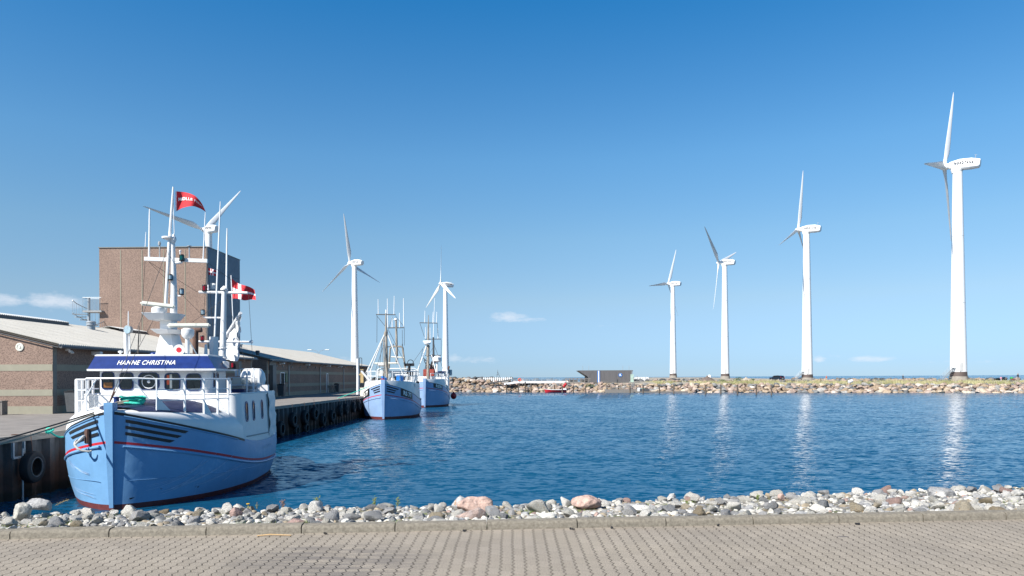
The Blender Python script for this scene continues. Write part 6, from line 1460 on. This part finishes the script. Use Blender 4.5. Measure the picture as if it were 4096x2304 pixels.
# mooring coil
def bw_(p): return Matrix.Rotation(B1.yaw, 3, 'Z') @ Vector(p) + B1.org
cc = B1.at(532, 1606, 1.15); m = MB(); rr = random.Random(8)
for i in range(11):
    ax, by = rr.uniform(.27, .37), rr.uniform(.10, .17); ph = rr.uniform(0, 6); oz = -.06 + i * .019; ox, oy = rr.gauss(0, .02), rr.gauss(0, .03); pts = [Vector((cc.x + ox + ax * math.cos(a), cc.y + oy + by * math.sin(a), cc.z + oz + .016 * math.sin(3 * a + ph))) for a in [2 * math.pi * k / 20 for k in range(21)]]
    m.tube(pts, .023, 6)
for dy in (0, .06): m.tube([cc + Vector((-.25, dy, -.03)), B1.at(480, 1618, 1.0), B1.at(425, 1616, .85 + dy)], .017, 6)
m.v = [tuple(bw_(p)) for p in m.v]; tag(m.build('rope_coil', M['rope_g']), 'turquoise mooring rope coiled on the navy fore deck of the nearest boat', 'rope')
m = MB(); [m.tube([B1.at(515, 1602 + k * 4, 1.0), B1.at(470, 1608 + k * 4, .95), B1.at(430, 1620 + k * 2, .8)], .018, 6) for k in range(3)]; m.v = [tuple(bw_(p)) for p in m.v]; tag(m.build('rope_bight', M['rope']), 'grey-brown rope lying beside the turquoise coil on the fore deck', 'rope')
# flags flying from the rigging
def flag(name, rows, mats_, pat, lab, frame_pts=None):
    m = MB(); m.grid([[bw_(p) for p in r] for r in rows], mats=pat); return tag(m.build(name, mats_), lab, 'flag')
top_e = pchip([(0, 0), (.3, .05), (.6, .19), (.85, .56), (1, 1)]); bot_e = pchip([(0, 0), (.25, -.2), (.55, -.28), (.8, -.17), (1, 0)])
def mflag(s, t):  # s along, t from top to bottom
    x = 390 + 235 * s; yt = 125 + 160 * top_e(s); yb = 285 + 160 * bot_e(s); y = yt + (yb - yt) * t; return bw_(Z2(x, y, MD - .1 + .10 * math.sin(s * 7 + t) + .25 * s))
m = MB(); m.grid([[mflag(s / 24, t / 8) for t in range(9)] for s in range(25)], mats=lambda i, k: 1 if i < 1 else 0); fl_ = tag(m.build('flag', [M['flagred'], M['flagwhite']]), 'red flag with white words MØLLE FISK at the top of the mast', 'flag')
lettering('MØLLE FISK', .24, lambda x, y: mflag(.50 + x / 2.02, .45 - y / .85) + Vector((0, -.02, 0)), M['text_w'], fl_, bold=.004, width=1.62, name='flag_lettering')
def dk(s, t):
    yt = 795 + 95 * s ** .8 + 8 * math.sin(s * 6); yb = 957 + 12 * s - 6 * math.sin(s * 9); x = 824 + 178 * s + 10 * t * s; return bw_(Z2(x, yt + (yb - yt) * t, AD + 1 + .12 * math.sin(s * 8 + t * 2)))
m = MB(); m.grid([[dk(s / 22, t / 12) for t in range(13)] for s in range(23)], mats=lambda i, k: 1 if (i in (6, 7, 8) or k in (5, 6)) else 0); tag(m.build('flag', [M['flagred'], M['flagwhite']]), 'red flag with a white cross flying at the stern', 'flag')
MB().tube([Z2(820, 775, AD + 1), Z2(836, 1145, AD + 1)], .02, 6).build('flagpole', M['white2'], b1)
m = MB(); m.grid([[bw_(Z2(645 + 60 * s, 716 + 22 * s + (55 - 22 * s + 10 * s) * t, MD + .3 + .04 * math.sin(s * 6))) for t in (0, .4, .6, 1)] for s in (0, .25, .35, .5, .65, .8, 1)], mats=lambda i, k: 1 if (i == 1 or k == 1 or i == 3) else 0); tag(m.build('pennant', [M['flagred'], M['flagwhite']]), 'small red and white pennant below the right end of the mast crossbar', 'flag')
m = MB(); m.grid([[bw_(Z2(662 + 36 * s, 833 + 6 * s + 48 * t * (1 - .15 * s), MD + .6 + .03 * math.sin(s * 6))) for t in (0, .5, 1)] for s in (0, .3, .6, 1)]); tag(m.build('pennant', [M['canvas']]), 'small pale grey pennant hanging under the red and white one', 'flag')
# ============ the two boats farther along the quay
def cutter(org, yaw, L, bw, bg, sheer, stripe, lab, stemtop, k=1.0):
    Fr = Frame(org, yaw); H = Hull(L, bw, bg, sheer, stripe, .24); e = empty('fishing_boat', Fr.org, yaw, lab, 'boat'); h_ = H.build(e, [M['boot'], M['hull2'], M['red'], M['hull2']]); H.stem(e, M['hull2'], stemtop, .17, .08, .16)
    for s in (-1, 1): H.rub(e, 'rub_rail', M['hull2'], s, .1, 9.5, lambda d: H.st(d) - .22, .03); H.rub(e, 'gunwale_rail', M['dgrey'], s, .1, 9, lambda d: H.sh(d) - .01, .02)
    return Fr, H, e, h_
Bw = [(0, .05), (.2, .35), (.6, .75), (1.3, 1.3), (2.5, 2.0), (4, 2.25), (6, 2.3), (8, 2.1), (10, 1.6), (12, .8), (13, .1)]
Bg = [(0, .12), (.2, .45), (.6, .95), (1.3, 1.58), (2.5, 2.15), (4, 2.38), (6, 2.42), (8, 2.3), (10, 1.95), (12, 1.2), (13, .3)]
F2, H2, b2, hu2 = cutter((-11.0, 60.8, WATER), 0.01, 13, Bw, Bg, [(0, 3.1), (.6, 2.85), (1.8, 2.42), (3.2, 2.05), (5, 1.68), (7, 1.50), (13, 1.75)], [(0, 2.13), (.6, 1.98), (1.8, 1.70), (3.2, 1.38), (5, 1.05), (7, .85), (13, .95)], 'middle fishing boat, pale blue hull lettered RS 77, with two masts', 3.42)
def Q(x, y, d, F_=None): return (F_ or F2).at(1280 + x * .3935, 1150 + y * .3935, d)
# white bulwark above the blue planking
def bul(H, e, zt, d1, k=.0):
    m = MB(); ds = [.0, .1, .3, .6, 1, 1.5, 2.2, 3, 3.8, 4.6, 5.4, 6.2, 7]; ds = [d for d in ds if d <= d1]
    for s in (-1, 1): m.grid([[Vector((s * max(.05, H.bg(d) * 1.0 - .02), d, H.sh(d) - .02)), Vector((s * max(.04, H.bg(d) - .04), d, max(H.sh(d) + .05, (H.sh(d) + zt(d)) / 2))), Vector((s * max(.03, H.bg(d) - .10), d, max(H.sh(d) + .06, zt(d)))), Vector((s * max(.02, H.bg(d) - .22), d, max(H.sh(d) + .06, zt(d) + .01)))] for d in ds])
    return m.build('bulwark', M['white'], e)
bul(H2, b2, lambda d: 3.36 - .055 * d, 6.2)
m = MB(); m.grid([[Vector((x * (H2.bg(d) - .1), d, 2.7 if d < 6 else 1.6)) for x in (-1, -.5, 0, .5, 1)] for d in (.3, .8, 1.5, 2.5, 4, 5.9, 6.1, 8, 10, 12)]); m.build('deck', M['creamtub'], b2)
for side in (-1, 1):
    for o_, dd in ((.24, .78), (.44, .58), (.64, .5)): H2.band(b2, 'bow_stripe', M['black'], side, .10, dd, lambda d, o_=o_: H2.sh(d) - o_ + .03, .11, .10)
    dA, dB = (1.0, 2.45)
    zf = lambda d: (H2.sh(d) + H2.st(d)) / 2 + .04
    pl = H2.band(b2, 'number_board', M['black'], side, dA, dB, zf, .64, 0, .010); label_on_hull(H2, side, dA, dB, zf, .50, 'RS 77', M['text_w'], pl, bold=.018, name='boat_number')
def rails(e, H, d0, d1, zt, zb, inset=.25, n=9, sides=(-1, 1), mt='white2'):
    m = MB()
    for s in sides:
        f = lambda d, z: Vector((s * max(.05, H.bg(d) - inset), d, z)); dd = [d0 + (d1 - d0) * i / n for i in range(n + 1)]
        for z in (zt, (zt + zb) / 2): m.tube([f(d, z) for d in dd], .035, 6)
        for d in dd: m.tube([f(d, zb - .3), f(d, zt)], .03, 6)
    return m.build('rail', M[mt], e)
rails(b2, H2, .6, 6.2, 4.15, 3.3)
def spar(pts, r, mt, nm_, par, F_=None, n=8):
    return MB().tube([Q(*p, F_) for p in pts], r, n).build(nm_, M[mt], par)
d2 = 3.6
fm = spar([(682, 945, d2), (672, 470, d2), (669, 255, d2)], [.14, .11, .05], 'mastwood', 'mast', b2, n=12)
spar([(570, 274, d2), (768, 276, d2)], .045, 'dgrey', 'crossbar', fm); spar([(672, 262, d2), (673, 225, d2)], .07, 'white2', 'top_lamp', fm)
for x0, y0, x1, y1 in ((593, 272, 591, 118), (752, 272, 755, 85)): spar([(x0, y0, d2), (x1, y1, d2)], [.04, .025], 'white2', 'antenna', fm)
for x0, y0, x1, y1, r, mt in ((655, 480, 470, 870, .06, 'canvas'), (652, 485, 505, 870, .05, 'canvas'), (690, 480, 842, 885, .06, 'canvas'), (650, 500, 655, 900, .05, 'mastwood'), (640, 520, 640, 900, .02, 'wire'), (628, 560, 600, 880, .02, 'wire')): spar([(x0, y0, d2), (x1, y1, d2 - .6)], r, mt, 'stay', fm)
m = MB(); m.lathe(Q(668, 470, d2), [(.13, -.2), (.18, 0), (.13, .2)], 12); m.build('mast_band', M['mastwood'], fm)
d3 = 8.5
am2 = spar([(782, 780, d3), (774, 330, d3)], [.13, .09], 'mastwood', 'after_mast', b2, n=10)
m = MB(); m.ball(Q(769, 326, d3), .16, sc=(1.2, 1, .8)); m.build('top_lamp', M['white'], am2)
spar([(692, 410, d3), (857, 408, d3)], .05, 'dgrey', 'crossbar', am2)
for x0, y0, x1, y1 in ((688, 405, 685, 112), (735, 405, 733, 300), (810, 405, 808, 258), (852, 400, 849, 108)): spar([(x0, y0, d3), (x1, y1, d3)], [.05, .03], 'white2', 'antenna', am2)
ga = spar([(700, 830, d3), (712, 620, d3), (735, 600, d3), (820, 600, d3), (840, 610, d3), (862, 790, d3), (872, 870, d3)], .09, 'mastwood', 'gantry', b2)
spar([(680, 603, d3), (735, 600, d3)], .05, 'dgrey', 'gantry_arm', ga); [spar([(x, 600, d3), (x, 572, d3)], .04, 'dgrey', 'gantry_lamp', ga) for x in (722, 748, 837)]
rd_ = spar([(555, 772, 7), (792, 769, 7)], .09, 'creamtub', 'radar_scanner', b2); m = MB(); m.lathe(Q(632, 790, 7), [(.3, -.12), (.45, 0), (.3, .14)], 14); m.build('radar_drum', M['white'], rd_)
rd2 = spar([(725, 705, 8), (850, 713, 8)], .07, 'creamtub', 'radar_scanner', b2)
# wheelhouse aft
def boxpx(x0, y0, x1, y1, d, dep, mt, nm_, par, F_=None, bev=.04):
    a, b = Q(x0, y0, d, F_), Q(x1, y1, d, F_); m = MB(); m.box(((a.x + b.x) / 2, d + dep / 2, (a.z + b.z) / 2), (b.x - a.x, dep, a.z - b.z), bev=bev); return m.build(nm_, M[mt], par)
w2 = boxpx(720, 872, 945, 1010, 7.5, 3.2, 'white', 'wheelhouse', b2)
for x in (755, 800, 845, 890): o = boxpx(x, 905, x + 26, 940, 7.46, .05, 'glass', 'window', w2, bev=.01)
boxpx(575, 842, 650, 905, 7.2, .1, 'canvas', 'canvas_screen', b2); boxpx(945, 838, 1006, 905, 7.8, .1, 'canvas', 'canvas_screen', b2); boxpx(650, 845, 945, 870, 7.4, .1, 'white', 'canopy_edge', b2)
sh2 = MB(); sh2.tube([Q(585, 840, 7.2), Q(600, 826, 7.2), Q(960, 822, 7.2), Q(985, 838, 7.2)], .05, 6); sh2.tube([Q(585, 840, 7.2), Q(585, 940, 7.2)], .05, 6); sh2.tube([Q(700, 826, 7.2), Q(700, 940, 7.2)], .05, 6); sh2.build('awning_frame', M['white2'], b2)
def loose(mb_, F_): mb_.v = [tuple(Matrix.Rotation(F_.yaw, 3, 'Z') @ Vector(p) + F_.org) for p in mb_.v]; return mb_
a, b = Q(776, 892, 5.2), Q(842, 925, 5.2); m = MB(); m.box(((a.x + b.x) / 2, 5.5, (a.z + b.z) / 2 - .25), (b.x - a.x, .8, a.z - b.z + .5), bev=.03); tag(loose(m, F2).build('fish_crate', M['bluebox']), 'large bright blue crate on the fore deck of the RS 77 boat', 'crate')
m = MB(); m.tube([Q(640, 900, 2.0), Q(640, 950, 2.0)], .14, 10); m.tube([Q(640, 925, 2.0), Q(640, 945, 2.0)], .16, 10, 1); m.tube([Q(668, 915, 2.4), Q(668, 950, 2.4)], .12, 10); tag(loose(m, F2).build('barrel', [M['bluebox'], M['redrub']]), 'small blue barrels behind the bow of the RS 77 boat', 'barrel')
hl = MB(); hl.tube([Q(908, 780, 5.0), Q(908, 900, 5.0)], .12, 8); hl.torus(Q(920, 765, 5.0), .27, .03, (0, 1, 0), 16, 6); hl.ball(Q(901, 850, 5.0), .36, sc=(.5, .5, 1)); hl.box(Q(908, 785, 5.0), (.9, .25, .25)); hl.box(Q(938, 878, 4.8), (.3, .3, .5)); hl.build('net_hauler', M['black'], b2)
dv = MB(); dv.tube([Q(420, 848, 1.2), Q(505, 950, 1.2)], .10, 8); dv.build('anchor_davit', M['white'], b2); dv = MB(); dv.torus(Q(424, 850, 1.2), .09, .04, (0, 1, 0), 10, 5); dv.build('davit_block', M['dgrey'], b2)
# dark gear at the right rail, a side screen
m = MB(); rr = random.Random(3)
for _ in range(8): m.ball(Q(985 + rr.uniform(-12, 14), rr.uniform(925, 1010), 5.6), rr.uniform(.10, .18), sub=1)
m.build('hauling_gear', M['black'], b2)
m = MB(); m.grid([[Vector((H2.bg(d) - .05, d, z)) for z in (H2.sh(d), H2.sh(d) + .8, 3.02)] for d in (3.4, 4.2, 5.2, 6.2)]); m.build('side_plating', M['white'], b2)
rg = MB()
for a, b in (((575, 285, d2), (660, 390, d2)), ((768, 290, d2), (850, 395, d3)), ((700, 440, d2), (880, 800, d3)), ((690, 430, d2), (640, 940, .3)), ((580, 285, d2), (578, 560, d2)), ((857, 412, d3), (858, 590, d3)), ((836, 430, d3), (838, 590, d3)), ((735, 300, d3), (560, 860, 4))): rg.tube([Q(*a), Q(*b)], .018, 4)
rg.build('rigging', M['wire'], b2)
m = MB(); m.box(Q(428, 900, 2.2), (.25, .25, 1.2)); m.box(Q(432, 885, 2.2), (.6, .2, .12)); m.build('fender_post', mat('light_timber', (.45, .33, .16), .8, var=.2), b2)

# ---- third boat
F3, H3, b3, hu3 = cutter((-10.5, 85.5, WATER), 0.0, 13.0, Bw, Bg, [(0, 3.15), (.6, 2.95), (1.8, 2.65), (3.2, 2.3), (5, 1.85), (7, 1.55), (9, 1.55), (13, 1.8)], [(0, 2.35), (.6, 2.25), (1.8, 2.0), (3.2, 1.72), (5, 1.35), (7, 1.05), (13, 1.0)], 'farthest fishing boat, pale blue hull lettered RS 78 with a red box behind its bow', 3.5)
def Q3(x, y, d): return Q(x, y, d, F3)
bul(H3, b3, lambda d: 3.4 + .0 * d, 3.0)
m = MB(); m.grid([[Vector((x * (H3.bg(d) - .03), d, H3.sh(d) + (3.42 - H3.sh(d)) * (1 - abs(x) ** 3) ** .4)) for x in [-1 + .1 * i for i in range(21)]] for d in (.1, .4, .8, 1.4, 2.2, 3.2, 4.4)]); m.build('whaleback', M['white'], b3)
m = MB()
for s in (-1, 1): m.grid([[Vector((s * (H3.bg(d) - .03), d, z if z else H3.sh(d))) for z in (0, 3.0, 3.75)] for d in (4.6, 5.2, 6, 7, 8, 9)])
m.grid([[Vector((x * (H3.bg(4.6) - .03), 4.6, z)) for x in (-1, -.5, 0, .5, 1)] for z in (2.0, 3.75)]); m.build('deckhouse', M['white'], b3)
zf3 = lambda d: (H3.sh(d) + H3.st(d)) / 2 + .05
for side in (-1, 1):
    pl = H3.band(b3, 'number_board', M['black'], side, .65, 1.95, zf3, .50, 0, .010); label_on_hull(H3, side, .65, 1.95, zf3, .46, 'RS78', M['text_w'], pl, bold=.016, name='boat_number', space=1.1)
rails(b3, H3, .8, 4.4, 4.1, 3.3, .5, 7); rails(b3, H3, 4.8, 8.5, 4.6, 3.75, .15, 6)
def spar3(pts, r, mt, nm_, par, n=8): return MB().tube([Q3(*p) for p in pts], r, n).build(nm_, M[mt], par)
f3_ = spar3([(1097, 940, 4), (1100, 560, 4), (1102, 345, 4), (1103, 280, 4)], [.19, .15, .07, .03], 'mastwood', 'mast', b3, 12)
spar3([(1013, 358, 4), (1194, 362, 4)], .05, 'dgrey', 'crossbar', f3_)
for x0, y0, x1, y1 in ((1065, 355, 1067, 235), (1147, 358, 1150, 248), (1184, 358, 1188, 248)): spar3([(x0, y0, 4), (x1, y1, 4)], [.05, .03], 'white2', 'antenna', f3_)
m = MB(); m.lathe(Q3(1090, 570, 3.8), [(.1, -.2), (.4, -.05), (.45, .1), (.2, .2)], 14); m.box(Q3(1088, 548, 3.8), (1.0, .15, .22)); m.build('radar', M['white2'], f3_)
spar3([(1083, 590, 3.9), (995, 840, 3.4)], .07, 'white2', 'stay', f3_); spar3([(1135, 685, 4), (1180, 860, 4)], .07, 'white2', 'stay', f3_); spar3([(1100, 590, 4), (1095, 700, 4)], .2, 'mastwood', 'mast_crutch', f3_)
m3 = spar3([(1156, 860, 8), (1152, 505, 8)], [.15, .11], 'dgrey', 'after_mast', b3, 10)
spar3([(1070, 525, 8), (1232, 524, 8)], .05, 'dgrey', 'crossbar', m3); spar3([(1068, 690, 8), (1230, 690, 8)], .05, 'dgrey', 'crossbar', m3)
for x0, y0, x1, y1 in ((1072, 522, 1073, 405), (1152, 505, 1166, 110), (1120, 520, 1119, 405), (1200, 520, 1198, 415)): spar3([(x0, y0, 8), (x1, y1, 8)], [.05, .03], 'white2', 'antenna', m3)
m = MB(); m.box(Q3(1062, 860, 6), (.1, .1, .1)); 
def bpx3(x0, y0, x1, y1, d, dep, mt, nm_, par, bev=.05): return boxpx(x0, y0, x1, y1, d, dep, mt, nm_, par, F3, bev)
rb = bpx3(1048, 830, 1162, 905, 5.2, 1.4, 'rust', 'net_bin', b3); rb.data.materials[0] = mat('red_brown_paint', (.28, .05, .035), .6, var=.25, scale=2)
w3 = bpx3(1188, 858, 1262, 945, 6.5, 2.5, 'white', 'wheelhouse', b3); bpx3(1186, 850, 1264, 866, 6.4, 2.7, 'navy', 'roof_band', w3); bpx3(1200, 898, 1232, 940, 6.46, .05, 'glass', 'window', w3)
m = MB(); m.lathe(Q3(1193, 740, 6), [(.30, -.2), (.55, -.1), (.55, .35), (.3, .55), (.02, .6)], 16); m.tube([Q3(1193, 750, 6), Q3(1190, 870, 6)], .12, 10); m.build('radar_dome', M['white'], b3)
spar3([(1305, 875, 8), (1307, 815, 8), (1314, 800, 8)], .12, 'rust', 'exhaust_pipe', b3); bpx3(1286, 835, 1342, 895, 8.2, .2, 'canvas', 'canvas_screen', b3)
m = MB(); rr = random.Random(6)
for _ in range(16): m.ball(Q3(rr.uniform(1125, 1180), rr.uniform(700, 840), 7), rr.uniform(.12, .25), sub=1, sc=(1, 1, 1.4))
for _ in range(10): a = Q3(rr.uniform(1040, 1180), rr.uniform(680, 760), 6); b = Q3(rr.uniform(1040, 1200), rr.uniform(800, 860), 6.5); m.tube([a, b], .05, 5)
m.build('hauling_gear', M['dgrey'], b3)
rg = MB()
for a, b in (((1015, 360, 4), (1060, 500, 4)), ((1192, 365, 4), (1200, 500, 8)), ((1060, 600, 4), (925, 790, 2)), ((1045, 620, 4), (1000, 850, 1)), ((1232, 530, 8), (1232, 690, 8)), ((1150, 560, 8), (1260, 850, 8)), ((1168, 580, 8), (1060, 760, 5))): rg.tube([Q3(*a), Q3(*b)], .022, 4)
rg.build('rigging', M['wire'], b3)
c = Q3(1358, 1102, 9.3); m = MB(); m.ball((0, 0, 0), .40, sub=3, sc=(1, 1, 1.12)); m.lathe((0, 0, .4), [(.1, 0), (.1, .16)], 10); tag(m.build('buoy', M['redrub'], loc=bw_(c) if False else Matrix.Rotation(F3.yaw, 3, 'Z') @ c + F3.org), 'round red fender buoy hanging at the right side of the RS 78 boat', 'buoy')
